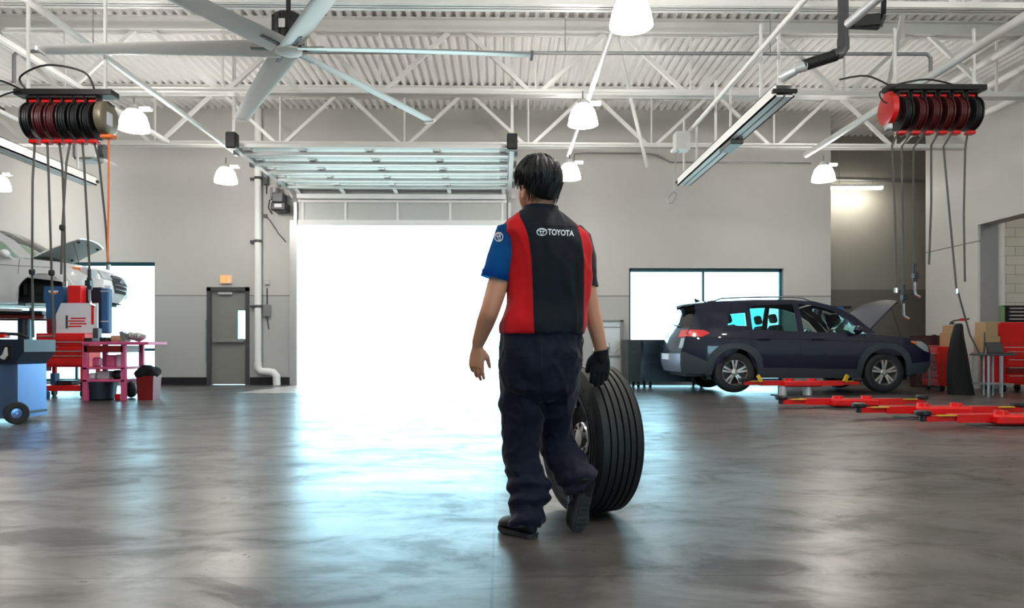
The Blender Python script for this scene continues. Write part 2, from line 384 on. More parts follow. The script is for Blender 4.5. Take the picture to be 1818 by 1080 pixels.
# ---------------------------------------------------------------- overhead door
T = thing('door_2', 'white sectional overhead door rolled up above the bright opening', 'door', ((XD0 + XD1) / 2, YW, ZD), kind='structure')
ZT = 4.3
def section_mats(): pass
stile = [XY(615, YW), XY(707, YW), XY(800, YW)]
def sect(flat, y0, y1, z0=None, z1=None, name='door_section'):
    """one hinged section: flat (lying on the track) or upright at the wall"""
    q = thing  # parts are plain meshes
    a = MB(); b_ = MB()
    x0, x1 = XD0 + .08, XD1 - .08
    if flat:
        a.box(x0, x1, y0 + .01, y1 - .01, ZT + .03, ZT + .045)
        for yy in (y0 + .01, y1 - .09): b_.box(x0, x1, yy, yy + .08, ZT - .01, ZT + .03)
        for s_ in [x0 + .1] + stile + [x1 - .1]: b_.box(s_ - .06, s_ + .06, y0 + .09, y1 - .09, ZT - .02, ZT + .03)
        st = MB().box(x0, x1, (y0 + y1) / 2 - .04, (y0 + y1) / 2 + .04, ZT - .075, ZT - .022)
    else:
        a.box(x0, x1, YW - .06, YW - .045, z0, z1)
        for zz in (z0, z1 - .07): b_.box(x0, x1, YW - .12, YW - .06, zz, zz + (.12 if zz == z0 else .07))
        for s_ in [x0 + .1] + stile + [x1 - .1]: b_.box(s_ - .025, s_ + .025, YW - .10, YW - .06, z0 + .1, z1 - .07)
        st = None
    o = a.build(name, M_white if flat else M_frost, T, True); b_.build('section_frame', M_white, o, True)
    if st: st.build('strut', M_lgray, o, True)
M_frost = mat('frosted_panel', C(196, 198, 194), .35, var=.05)
y = YW - .55
for k in range(5):
    sect(True, y - .62, y); y -= .64
YEND = y
sect(False, 0, 0, ZD - .02, ZD + .56)
# curved top section between the wall and the horizontal track
cv = MB()
rings = []
for i in range(6):
    a = i / 5 * PI / 2; rings.append([(xx, YW - .08 - .47 * (1 - math.cos(a)), ZD + .56 + (ZT + .04 - ZD - .56) * math.sin(a)) for xx in (XD0 + .08, XD1 - .08)])
cv.loft(rings, closed=False, cap=False)
o = cv.build('door_section', M_lgray, T, True)
fr = MB()
for xx in [XD0 + .15] + stile + [XD1 - .15]:
    fr.tube([(xx, YW - .1 - .47 * (1 - math.cos(i / 5 * PI / 2)), ZD + .56 + (ZT - .02 - ZD - .56) * math.sin(i / 5 * PI / 2)) for i in range(6)], (.02, .05), 6)
fr.bar((XD0 + .1, YW - .25, ZT - .12), (XD1 - .1, YW - .25, ZT - .12), .07, .1)
fr.build('section_frame', M_white, o, True)
for xx, sgn in ((XD0 + .02, -1), (XD1 - .02, 1)):
    tr = MB()
    tr.box(xx - .035, xx + .035, YW - .1, YW - .01, 0, ZD + .5)
    tr.tube([(xx, YW - .06 - .45 * (1 - math.cos(i / 6 * PI / 2)), ZD + .5 + (ZT - ZD - .5) * math.sin(i / 6 * PI / 2)) for i in range(7)], (.035, .05), 8)
    tr.box(xx - .04, xx + .04, YEND - .1, YW - .5, ZT - .05, ZT + .05)
    o = tr.build('door_track', M_lgray, T, True)
    br = MB()
    for k in range(4):
        yy = YEND + .3 + k * .8
        br.box(xx + sgn * .04, xx + sgn * .10, yy - .06, yy + .06, ZT - .09, ZT + .03)
    br.build('hinge_plates', M_dgray, o, True)
    MB().box(xx - .09, xx + .09, YEND - .16, YEND + .02, ZT - .08, ZT + .2, .02).build('track_bumper', M_black, T, True)
    MB().bar((xx, YEND + .02, ZT), (xx, YEND + .02, TOP), .05, .05).build('track_hanger', M_steelw, T, True)
MB().cyl((XD0 - .3, YW - .3, ZT + .35), (XD1 + .2, YW - .3, ZT + .35), .05).build('spring_shaft', M_gray, T, True)
S(MB().box(XD0 - .12, XD0 - .02, YW - .05, YW + .25, 0, ZD + .1).box(XD1 + .02, XD1 + .12, YW - .05, YW + .25, 0, ZD + .1).box(XD0 - .12, XD1 + .12, YW - .04, YW - .005, ZD + .6, ZD + .7), 'trim_2', M_lgray, 'light grey steel jambs of the overhead door opening', 'trim')

# ================================================================ roof trusses
ZB = 4.97
def truss(name, Y, label):
    T = thing(name, label, 'roof truss', (-1.98, Y, ZB), group='white open-web roof trusses')
    x0, x1 = -13.0, 9.68
    m = MB(); m.box(x0, x1, Y - .11, Y + .11, TOP - .22, TOP - .205)
    m.box(x0, x1, Y - .035, Y - .02, TOP - .22, TOP - .02).box(x0, x1, Y + .02, Y + .035, TOP - .22, TOP - .02).box(x0, x1, Y - .12, Y + .12, TOP - .02, TOP)
    m.build('top_chord', M_steelw, T, True)
    m = MB(); m.box(x0, x1, Y - .1, Y + .1, ZB, ZB + .015).box(x0, x1, Y - .035, Y - .02, ZB, ZB + .1).box(x0, x1, Y + .02, Y + .035, ZB, ZB + .1)
    m.build('bottom_chord', M_steelw, T, True)
    k0 = -5
    for k in range(k0, 5):
        xt = -1.98 + 2.55 * k
        for sx in (-1.275, 1.275):
            xp = xt + sx
            if not (x0 < xp < x1 and x0 < xt < x1): continue
            MB().bar((xt + sx * .05, Y, ZB + .04), (xp - sx * .05, Y, TOP - .12), .06, .065).build('web_member', M_steelw, T, True)
        if x0 < xt < x1: MB().bar((xt, Y, ZB + .05), (xt, Y, TOP - .1), .03, .03).build('web_post', M_steelw, T, True)
    return T
truss('roof_truss', 14.65, 'white open-web roof truss closest to the back wall')
truss('roof_truss', 11.64, 'middle white roof truss, just behind the ceiling fan')
truss('roof_truss', 8.63, 'nearest white roof truss, along the top edge of the photo')
# struts running towards the back wall
def strut(X, h, ya, yb, r, label, name='ceiling_strut', m=M_steelw, sq=False):
    Z = CZ + h; mb = MB()
    if sq: mb.bar((X, ya, Z), (X, yb, Z), r * 2, r * 2)
    else: mb.cyl((X, ya, Z), (X, yb, Z), r, 12)
    o = solo(mb, name, m, label, 'strut', 'white struts running to the back wall')
    return o
HL = 3.66      # lamp strut height above the camera
strut(1.29, HL, 6.4, 13.5, .035, 'white strut carrying the row of bell lamps above the man')
strut(-4.98, HL, 6.4, 13.3, .04, 'white strut carrying the two bell lamps left of the overhead door')
strut(5.80, HL, 6.6, 13.4, .055, 'thick white strut carrying the bell lamp near the recessed bay')
strut(-9.1, HL, 9.5, 13.4, .035, 'white strut carrying the bell lamp at the left edge')
strut(3.2, HL, 6.6, 13.2, .035, 'bare white strut left of the overhead exhaust rail')
strut(-7.75, HL, 8.0, 14.4, .03, 'thin white strut ending on the wall above the left window')
strut(-6.8, 4.2, 7.0, 14.6, .035, 'white strut crossing above the left hose reels', sq=True)
for X, hh, lab in ((8.0, 4.7, 'white pipe along the roof, leftmost of three beside the right wall'), (8.5, 4.55, 'white pipe along the roof, middle of three beside the right wall'), (9.1, 4.4, 'white pipe along the roof, closest to the right wall')):
    strut(X, hh, 7, 13.8, .06, lab, 'roof_pipe', M_white)
# diagonal bridging between trusses
for (a, b, lab) in (((1.9, 11.7, 6.0), (3.0, 14.5, 4.55), 'slanting white brace right of the man ending above the wall'),
                    ((-4.4, 8.7, 6.0), (-3.3, 11.5, 5.0), 'slanting white brace left of the fan motor'),
                    ((5.2, 8.7, 6.0), (6.3, 11.5, 5.0), 'slanting white brace above the right hose reels')):
    solo(MB().bar(a, b, .06, .06), 'truss_brace', M_steelw, lab, 'brace')
# dark pipe crossing under the deck
a, b = XY(25, 11), XY(1652, 11); zp = ZY(97, 11)
T = thing('conduit_pipe', 'thin grey pipe crossing under the roof behind the ceiling fan', 'pipe', (0, 11, zp))
MB().tube([(a, 11, zp - .5), (a, 11, zp - .06), (a + .06, 11, zp), (b - .06, 11, zp + .05), (b, 11, zp - .01), (b, 11, zp - .35)], .028, 8).build('pipe_run', M_gray, T, True)
for xx in (a + 1.2, -3, 1.0, 4.2): MB().cyl((xx, 11, zp), (xx, 11, TOP), .008, 6).build('hanger_rod', M_gray, T, True)

# ================================================================ bell lamps
def make_lamp(loc, label):
    T = thing('bell_lamp', label, 'lamp', loc, 'glowing white bell lamps')
    R = .215
    prof = [(.03, .275), (.10, .27), (.135, .245), (.165, .2), (.195, .11), (.212, .02), (R, 0), (.2, .0), (.18, .1), (.15, .19), (.1, .24), (.03, .25)]
    MB().lathe(prof, 28).build('lamp_shade', M_lamp, T)
    MB().lathe([(.0, .36), (.05, .36), (.075, .34), (.085, .3), (.11, .285), (.11, .272), (0, .272)], 20).build('lamp_housing', M_lgray, T)
    MB().box(.08, .26, -.045, .045, .285, .335, .008).build('ballast_box', M_white, T)
    MB().cyl((0, 0, .36), (0, 0, CZ + HL - ZLAMP), .014, 8).build('hanger_hook', M_gray, T)
    return T
ZLAMP = CZ + HL - .48
def lz(py, Y): return ZY(py, Y)
L0 = make_lamp(P(1098, 38, 7.3), 'largest bell lamp, cut by the top edge above the man')
def lampat(px, py, Y, lab): 
    p = P(px, py, Y); return dup(L0, p, lab)
# all hang at one height: depth follows from where each sits in the photo
L0.location = (1.29, 7.0, ZLAMP)
def lampk(px, py, lab):
    Y = (ZLAMP - CZ) * F / (CY - py); return dup(L0, (XY(px, Y), Y, ZLAMP), lab)
lampk(1035, 221, 'second bell lamp of the row above the man, level with his head top')
lampk(1011, 317, 'small bell lamp just right of the man\'s head')
lampk(238, 234, 'bell lamp beside the left hose reels')
lampk(401, 326, 'small bell lamp above the exit sign')
lampk(1462, 319, 'bell lamp left of the recessed bay on the right')
for k_, (lx_, ly_, lab_) in enumerate(((1.29, 3.9, 'bell lamp out of frame above the man, second from the camera'), (-4.98, 6.6, 'bell lamp out of frame left of the fan'), (-4.98, 3.4, 'bell lamp out of frame high on the left'), (5.8, 9.6, 'bell lamp high on the right, out of frame'), (5.8, 6.2, 'bell lamp out of frame above the right lift arms'), (1.29, .6, 'bell lamp out of frame overhead at the camera'), (-4.98, .2, 'bell lamp out of frame left of the camera'), (5.8, 2.8, 'bell lamp out of frame right of the camera'))):  # unseen lamps added to brighten the ceiling and near room
    if k_ != 3: dup(L0, (lx_, ly_, ZLAMP), 'added unseen bell lamp brightening the room, above the near floor')
lampk(-2, 340, 'bell lamp cut by the left edge above the white car')

# ================================================================ ceiling fan
hub = P(512, 90, 8.24)
T = thing('ceiling_fan', 'big six-blade ceiling fan with a black motor under the roof', 'fan', (hub.x, hub.y, hub.z))
MB().lathe([(0, -.03), (.1, -.035), (.155, -.02), (.16, .01), (.0, .02)], 32).build('hub_disc', M_white, T)
mo = MB().lathe([(.06, .03), (.12, .06), (.15, .12), (.155, .16), (.15, .17), (.155, .18), (.155, .3), (.145, .33), (.13, .36), (.06, .38), (0, .38)], 28)
for k in range(10):
    a = k * PI / 5; mo.bar((.15 * math.cos(a), .15 * math.sin(a), .1), (.15 * math.cos(a), .15 * math.sin(a), .33), .02, .03)
mo.v = [V((p.x * 1.18, p.y * 1.18, p.z * 1.1)) for p in mo.v]; mo.build('motor', M_black, T)
MB().box(-.05, .02, -.206, -.19, .18, .28).build('rating_plate', M_lgray, T)
MB().cyl((0, 0, .38), (0, 0, TOP - hub.z), .028, 12).build('drop_rod', M_dark, T)
for k in range(6):
    a = math.radians(0.5 + 60 * k); d = V((math.cos(a), math.sin(a), 0)); n_ = V((-d.y, d.x, 0))
    m = MB(); rings = []
    for i in range(9):
        r = lerp(.13, 2.8, i / 8); wd = lerp(.15, .105, i / 8); tw = lerp(.30, .12, i / 8); dr = -.04 * (i / 8) ** 2
        up = V((0, 0, 1)); cr_ = n_ * math.cos(tw) + up * math.sin(tw); nn = up * math.cos(tw) - n_ * math.sin(tw)
        c0 = d * r + up * (.02 + dr)
        rings.append([c0 + cr_ * (wd * math.cos(q)) + nn * (.016 * math.sin(q)) for q in [2 * PI * j / 12 for j in range(12)]])
    m.loft(rings); ob = m.build('blade', M_lgray if k == 0 else M_white, T)
    e = d * 2.8; MB().bar(e + V((0, 0, -.03)), e + d * .03 + V((0, 0, -.03)), .17, .05).build('blade_tip', M_dgray if k == 0 else M_white, ob)
    MB().bar(d * .1 + V((0, 0, .015)), d * .42 + V((0, 0, .018)), .09, .03).build('blade_bracket', M_dgray, ob)
# ================================================================ the man
YP = 3.2
def Sx(px, py, dy=0): return P(px, py, YP + dy)
def fb(p, s, o=3): return noise.fractal(V(p) * s, 1.0, 2.0, o)
def skin_mat():
    m = mat('skin', C(212, 148, 116), .5, var=.06, scale=12, bump=.05, bscale=200)
    b = m.node_tree.nodes['Principled BSDF']; b.inputs['Subsurface Weight'].default_value = .08; b.inputs['Subsurface Radius'].default_value = (.02, .008, .004)
    return m
M_skin = skin_mat()
M_hair = mat('black_hair', C(17, 15, 15), .5, var=.3, scale=30, spec=.35)
def fabric(name, col, red=None, tr=0, trcol=None, bump=.5):
    m = mat(name, col, .75, var=.06, scale=30, bump=bump, bscale=9, spec=.25); nt = m.node_tree; b = nt.nodes['Principled BSDF']
    b.inputs['Sheen Weight'].default_value = .15; b.inputs['Sheen Roughness'].default_value = .4
    if red:
        a = nt.nodes.new('ShaderNodeAttribute'); a.attribute_name = 'panel'
        g = nt.nodes.new('ShaderNodeMath'); g.operation = 'GREATER_THAN'; g.inputs[1].default_value = 0; nt.links.new(a.outputs['Fac'], g.inputs[0])
        src = b.inputs['Base Color'].links[0].from_socket
        mx = nt.nodes.new('ShaderNodeMix'); mx.data_type = 'RGBA'; nt.links.new(g.outputs[0], mx.inputs[0]); nt.links.new(src, mx.inputs[6]); mx.inputs[7].default_value = red
        nt.links.new(mx.outputs[2], b.inputs['Base Color'])
    if tr:
        out = nt.nodes['Material Output']; ms = nt.nodes.new('ShaderNodeMixShader'); t = nt.nodes.new('ShaderNodeBsdfTranslucent')
        t.inputs[0].default_value = trcol or col; ms.inputs[0].default_value = tr
        nt.links.new(b.outputs[0], ms.inputs[1]); nt.links.new(t.outputs[0], ms.inputs[2]); nt.links.new(ms.outputs[0], out.inputs[0])
    return m
M_shirt = fabric('shirt_fabric', C(7, 15, 26), C(200, 10, 20))
M_sleeve_lit = fabric('backlit_sleeve_fabric', C(22, 48, 92), tr=.8, trcol=C(90, 190, 255))  # same navy shirt; blue of the backlight is put into these colours
M_sleever = fabric('right_sleeve_fabric', C(17, 26, 38))
M_trous = fabric('trouser_fabric', C(9, 16, 36), bump=.35)
M_glove = fabric('glove_fabric', C(17, 20, 26), bump=.2)
M_shoe = mat('black_shoe', C(24, 25, 28), .5, var=.2, scale=30, bump=.15, bscale=80)
M_sole = mat('shoe_sole', C(44, 42, 41), .7, var=.15, scale=20, bump=.4, bscale=60)
M_print = mat('white_print', C(235, 238, 242), .6, var=0)

BASE = V((Sx(950, 800).x, YP, 0))
BYAW = math.radians(15)                 # he faces away and a little to the left
fwd = V((-math.sin(BYAW), math.cos(BYAW), 0)); lft = V((-math.cos(BYAW), -math.sin(BYAW), 0)); UP = V((0, 0, 1))

def finish(mb, name, m, vox, it, parent, extra=None, fac=.5):
    """union of the overlapping shells into one continuous skin"""
    o = mb.build(name + '_raw', m); 
    r = o.modifiers.new('r', 'REMESH'); r.mode = 'VOXEL'; r.voxel_size = vox
    s = o.modifiers.new('s', 'SMOOTH'); s.iterations = it; s.factor = fac
    dg = bpy.context.evaluated_depsgraph_get(); me = bpy.data.meshes.new_from_object(o.evaluated_get(dg))
    bpy.data.objects.remove(o)
    out = MB(); out.v = [v.co.copy() for v in me.vertices]; out.f = [tuple(p.vertices) for p in me.polygons]
    if extra:
        me.calc_loop_triangles(); out.v = [extra(v.co, v.normal) for v in me.vertices]
    bpy.data.meshes.remove(me)
    return out

def limb(mb, pts, rad, n=14): 
    # rounded tube through points, smoothed by Catmull-Rom
    P_ = [V(p) for p in pts]; out = []; rr = []
    for i in range(len(P_) - 1):
        p0, p1, p2, p3 = P_[max(i - 1, 0)], P_[i], P_[i + 1], P_[min(i + 2, len(P_) - 1)]
        for k in range(5):
            t = k / 5
            out.append(.5 * ((2 * p1) + (p2 - p0) * t + (2 * p0 - 5 * p1 + 4 * p2 - p3) * t * t + (3 * p1 - p0 - 3 * p2 + p3) * t ** 3))
            a, b = rad[i], rad[i + 1]
            a = a if isinstance(a, (tuple, list)) else (a, a); b = b if isinstance(b, (tuple, list)) else (b, b)
            rr.append((lerp(a[0], b[0], t), lerp(a[1], b[1], t)))
    out.append(P_[-1]); l = rad[-1]; rr.append(l if isinstance(l, (tuple, list)) else (l, l))
    # rounded end
    d = (out[-1] - out[-2]).normalized(); e = min(rr[-1])
    out += [out[-1] + d * e * .6, out[-1] + d * e * .9]; rr += [(rr[-1][0] * .75, rr[-1][1] * .75), (rr[-1][0] * .3, rr[-1][1] * .3)]
    mb.tube(out, rr, n); return mb

def hand(mb, wrist, d, nrm, side, curl, gap=1.0, grow=0.0, thumb_in=.5):
    """palm + five fingers. d: towards the fingertips, nrm: out of the back of the hand, side: towards the thumb"""
    d = V(d).normalized(); nrm = V(nrm); nrm = (nrm - d * nrm.dot(d)).normalized(); s = d.cross(nrm); 
    if s.dot(V(side)) < 0: s = -s
    rings = []
    for t, wv, th in ((0, .028, .019), (.02, .032, .018), (.05, .040, .0165), (.08, .043, .0145), (.1, .040, .012)):
        c = wrist + d * t - nrm * (.006 * t / .1)
        rings.append([c + s * ((wv + grow) * math.cos(q)) + nrm * ((th + grow) * math.sin(q)) for q in [2 * PI * j / 14 for j in range(14)]])
    mb.loft(rings)
    for off, ln, r, k in ((.031, .072, .0092, 0), (.0105, .08, .0095, 1), (-.0105, .074, .009, 2), (-.031, .058, .008, 3)):
        base = wrist + d * (.088 - .008 * abs(off) / .03) + s * off - nrm * .004
        ang = 0; p = base - d * .012; pts = [p]; dirn = d + s * off * 1.5 * gap; dirn.normalize(); rs = [r + grow]
        p = base; pts.append(p); rs.append(r + grow)
        for j, fr in enumerate((.45, .32, .23)):
            ang += curl[k] * (1.0, 1.1, .8)[j]
            v = dirn * math.cos(ang) - nrm * math.sin(ang)
            p = p + v * ln * fr * .5; pts.append(p); rs.append((r + grow) * (1.0, .97, .9)[j])
            p = p + v * ln * fr * .5; pts.append(p); rs.append((r + grow) * (1.0, .95, .85)[j])
        mb.tube(pts + [p + v * r * .6], rs + [rs[-1] * .4], 9)
    # thumb from the side of the palm
    p0 = wrist + d * .022 + s * .024 - nrm * .006; dt = (d * .75 + s * .62 - nrm * thumb_in).normalized()
    p1 = p0 + dt * .034; d2 = (d * .95 + s * .15 - nrm * (thumb_in + .1)).normalized(); p2 = p1 + d2 * .03; p3 = p2 + d2 * .022
    limb(mb, [p0, p1, p2, p3], [.0145 + grow, .0125 + grow, .0105 + grow, .008 + grow], 9)
    return mb

# --- torso sections: photo row, left edge, right edge, half depth, depth shift
ROWS = [(371, 931, 986, .062, 0.00), (379, 921, 1000, .072, 0), (388, 908, 1012, .085, 0), (399, 896, 1026, .098, 0), (414, 893, 1040, .112, 0), (436, 899, 1047, .122, 0),
        (465, 902, 1048, .126, 0), (500, 902, 1046, .124, 0), (535, 898, 1043, .12, 0), (565, 894, 1040, .122, 0), (592, 890, 1038, .127, 0)]
def torso_ring(row, shrink=0, n=72, wob=0):
    py, a, b, dep, dy = row
    c = Sx((a + b) / 2, py, dy); hw = (Sx(b, py).x - Sx(a, py).x) / 2 - shrink; dep -= shrink
    # the outline seen is a yawed oval: solve its own half width
    sa = math.sqrt(max(1e-6, hw * hw - (dep * math.sin(BYAW)) ** 2)) / math.cos(BYAW)
    ring = []
    for j in range(n):
        q = 2 * PI * j / n; cs, sn = math.cos(q), math.sin(q); e = .82
        x = sa * math.copysign(abs(cs) ** e, cs); y = dep * math.copysign(abs(sn) ** e, sn)
        ring.append(c - lft * x + fwd * y)
    return ring
# shoulder/elbow/wrist places
LSH, LEL, LWR = Sx(909, 424), Sx(871, 548, -.06), Sx(848, 612, .02)
RSH, REL, RWR = Sx(1026, 438, .08), Sx(1049, 545, .10), Sx(1068, 626, .13)
body = MB()
body.loft([torso_ring(r, .02, 32) for r in ROWS[1:]])
HC = Sx(953, 332); HY = math.radians(38)
hf = V((-math.sin(HY), math.cos(HY), 0)); hl = V((-math.cos(HY), -math.sin(HY), 0))
RH = Matrix((-hl, hf, UP)).transposed()
def hp(x, y, z): return HC + RH @ V((x, y, z))
limb(body, [Sx(962, 405, .0), Sx(958, 380, .0), hp(0, -.02, -.05)], [.068, .056, .056])
body.ell(hp(0, -.008, .03), (.076, .096, .088), RH, 24, 16)
body.ell(hp(0, .036, -.035), (.06, .062, .08), RH, 20, 14)
body.ell(hp(0, .062, -.092), (.03, .03, .022), RH)            # chin
body.ell(hp(0, .07, .018), (.055, .025, .014), RH)            # brow
body.tube([hp(0, .088, .008), hp(0, .104, -.018), hp(0, .108, -.032), hp(0, .092, -.04)], [.009, .011, .014, .012], 10)
body.ell(hp(0, .09, -.06), (.024, .01, .006), RH); body.ell(hp(0, .088, -.07), (.021, .01, .007), RH)
for sx in (-1, 1):                                            # ears with rim and lobe
    body.ell(hp(sx * .079, -.004, -.04), (.009, .017, .03), RH @ Matrix.Rotation(sx * .3, 3, 'Z'))
    body.tube([hp(sx * .08, .01, -.024), hp(sx * .085, .004, -.01), hp(sx * .088, -.012, -.008), hp(sx * .089, -.02, -.026), hp(sx * .084, -.012, -.052), hp(sx * .079, .002, -.066)], [.005, .006, .006, .006, .006, .007], 8)
limb(body, [LSH + V((.03, 0, .02)), LSH, LSH.lerp(LEL, .5), LEL, LEL.lerp(LWR, .4), LWR], [.05, .056, .05, .043, (.041, .043), .028])
limb(body, [RSH + V((-.03, 0, .02)), RSH, RSH.lerp(REL, .5), REL, REL.lerp(RWR, .4), RWR], [.05, .055, .047, .039, (.039, .041), .028])
LH_d = V((-.10, .06, -1)); LH_n = V((-.5, -.85, 0)); LH_s = V((.85, -.5, 0))
hand(body, LWR - V((0, 0, .005)), LH_d, LH_n, LH_s, [.16, .24, .30, .36], 1.5, -.0003, .35)
RH_d = V((-.06, -.02, -1)); RH_n = V((.15, -1, .0)); RH_s = V((-1, 0, 0))
hand(body, RWR, RH_d, RH_n, RH_s, [.16, .18, .2, .24], 1.0, 0, .3)
# legs inside the trousers
HIPL, KNL, ANL = Sx(930, 640), Sx(926, 775, .03), Sx(938, 915, -.0)
HIPR, KNR, ANR = Sx(990, 640), Sx(986, 768, .14), Sx(1034, 850, .01)
body.loft([torso_ring(r, .03, 32) for r in ((585, 892, 1036, .12, 0), (620, 890, 1032, .12, 0), (660, 893, 1024, .115, 0), (690, 905, 1010, .09, 0))])
limb(body, [HIPL, HIPL.lerp(KNL, .5), KNL, KNL.lerp(ANL, .35), ANL], [.08, .065, .045, .045, .036])
limb(body, [HIPR, HIPR.lerp(KNR, .5), KNR, KNR.lerp(ANR, .35), ANR], [.08, .06, .036, .034, .032])
bo = finish(body, 'person', M_skin, .0042, 2, None)
bo.v = [p - BASE for p in bo.v]
person = bo.build('person', M_skin, smooth=180); person.location = BASE
tag(person, 'man seen from behind in a navy and red work shirt rolling a large tyre', 'person')
for sx in (-1, 1):
    MB().ell(hp(sx * .031, .078, .0), (.010, .010, .010), RH, 12, 8).build('eye', MATS['white_print'], person, True)

# --- hair: cap following the skull plus locks combed from the crown
hair = MB()
def hair_r(u, v):      # u azimuth from the face, v polar from the top
    base = V((.080 * math.sin(v) * math.sin(u), (.101) * math.sin(v) * math.cos(u), .094 * math.cos(v)))
    if v > 1.85:
        e = v - 1.85; k = 1 - .30 * e; b0 = hair_r(u, 1.85); base = V((b0.x * k, b0.y * (k + .06 * e), b0.z - .105 * e))
    return base
def vmax(u):
    a = abs(((u + PI) % (2 * PI)) - PI)          # 0 at the face, pi at the nape
    return interp([(0, .95), (.5, 1.0), (.95, 1.25), (1.25, 1.8), (1.42, 2.1), (1.5, 2.1), (1.58, 1.84), (1.72, 2.15), (1.9, 2.4), (2.1, 2.5), (2.5, 2.6), (PI, 2.66)], a)
nu, nv = 84, 22
rings = []
for i in range(nv + 1):
    ring = []
    for j in range(nu):
        u = 2 * PI * j / nu; v = vmax(u) * max(i / nv, .001)
        p = hair_r(u, v); p.y -= .008; p.z += .03
        nrm = V((p.x / .08 ** 2, (p.y + .008) / .1 ** 2, (p.z - .03) / .094 ** 2)).normalized()
        t = i / nv; th = .012 + .010 * math.sin(PI * min(1, t * 1.1)) + .005 * fb((math.cos(u) * 3, math.sin(u) * 3, v * 1.2), 2.2) + .003 * math.sin(u * 26 + 4 * fb((u, v, 0), 1.5))
        if t > .9: th *= max(0.15, (1 - t) / .1)
        if i == nv: th = -.012
        p = p + nrm * th
        if t > .6 and abs(((u + PI) % (2 * PI)) - PI) > 2: p.z -= .004 * (t - .6)
        ring.append(hp(*p))
    rings.append(ring)
hair.loft(rings)
rng = random.Random(3)
for k in range(420):
    u = rng.uniform(0, 2 * PI); vm = vmax(u); v0 = rng.uniform(.05, .8) * vm; ln = rng.uniform(.4, .8); pts = []; rs = []
    w0 = rng.uniform(.003, .0065); du = rng.uniform(-.25, .25) + .22
    lift = rng.uniform(.015, .024)
    for i in range(7):
        t = i / 6; v = min(v0 + ln * t * 1.1, vm * (1.02 + .03 * math.sin(k * 7.3))); uu = u + du * t
        p = hair_r(uu, v); nrm = V((p.x / .08 ** 2, p.y / .1 ** 2, p.z / .094 ** 2)).normalized(); p.y -= .008; p.z += .03
        p += nrm * (lift - .004 * t * t)
        pts.append(hp(*p)); rs.append((w0 * .45 * (1 - t) + .0008, w0 * (1 - t * .9)))
    hair.tube(pts, rs, 6)
for k in range(9):                                             # a raised quiff at the front left, seen over the crown
    u = rng.uniform(-.9, .9); pts = []; rs = []
    for i in range(6):
        t = i / 5; p = hair_r(u, .95 - .7 * t); p.y -= .008; p.z += .03 + .028 * math.sin(PI * t * .8)
        pts.append(hp(*p)); rs.append((.006 * (1 - t) + .002, .012 * (1 - t) + .002))
    hair.tube(pts, rs, 6)
hair.build('hair', M_hair, person, True, smooth=60)

# --- shirt
LB = [(371, 921), (385, 923), (400, 931), (420, 938), (460, 943.5), (520, 946), (560, 947), (600, 949)]
RB = [(371, 1010), (385, 1017), (400, 1024), (425, 1033), (460, 1037), (520, 1037), (600, 1036)]
rows2 = []
for k in range(46):
    py = lerp(371, 592, (k / 45) ** 1.0); rows2.append((py,) + tuple(interp([(r[0], r[i]) for r in ROWS], py) for i in range(1, 5)))
def shirt_def(p, n, amt=1.0):
    px, py = proj(p)
    f = fb((p.x * 1.2, p.y * 1.2, p.z * .45), 9, 3) * .011 + math.sin((px - 960) * .08 + (py - 480) * .035 + 3 * fb(p, 4)) * .003 * sstep(430, 560, py)
    f += .007 * max(0, 1 - abs(fb((p.x * 1.3 + p.z * .5, p.y, p.z * .7 - p.x * .4), 5, 2)) * 3.5) ** 2
    # blouse over the waistband
    f += .012 * math.exp(-((py - 572) / 18) ** 2)
    return p + n * f * amt
srings = []
for r in rows2:
    ring = torso_ring(r, 0, 96); c = sum(ring, V()) / len(ring); srings.append([shirt_def(p, (p - c).normalized()) for p in ring])
last = srings[-1]; c = sum(last, V()) / len(last)
srings.append([p + (c - p).normalized() * .008 - UP * .004 for p in last]); srings.append([p + (c - p).normalized() * .014 + UP * .04 for p in last])
sm = MB(); sm.loft(srings, cap=False)
pan = []
for p in sm.v:
    px, py = proj(p); pan.append(max(interp(LB, py) - px, px - interp(RB, py)) * .01)
shirt = sm.build('shirt', M_shirt, person, True, smooth=60, att={'panel': pan})
BV = BVHTree.FromPolygons(sm.v, sm.f)
# collar
cr = []
for k, (py, ex, off) in enumerate(((381, 5, -.002), (374, 3.5, .004), (367.5, 2.5, .004), (366.5, 1.0, .0), (369, -.5, -.006), (378, -1, -.008))):
    row = (py, 931 - ex - (4 if py > 378 else 0), 988 + ex + (4 if py > 378 else 0), .063 + off, 0)
    cr.append([p + UP * (.0 - .035 * max(0, (p - Sx(958, 370)).dot(fwd)) / .06) for p in torso_ring(row, 0, 48)])
MB().loft(cr, cap=False).build('collar', M_sleever, shirt, True, smooth=60)
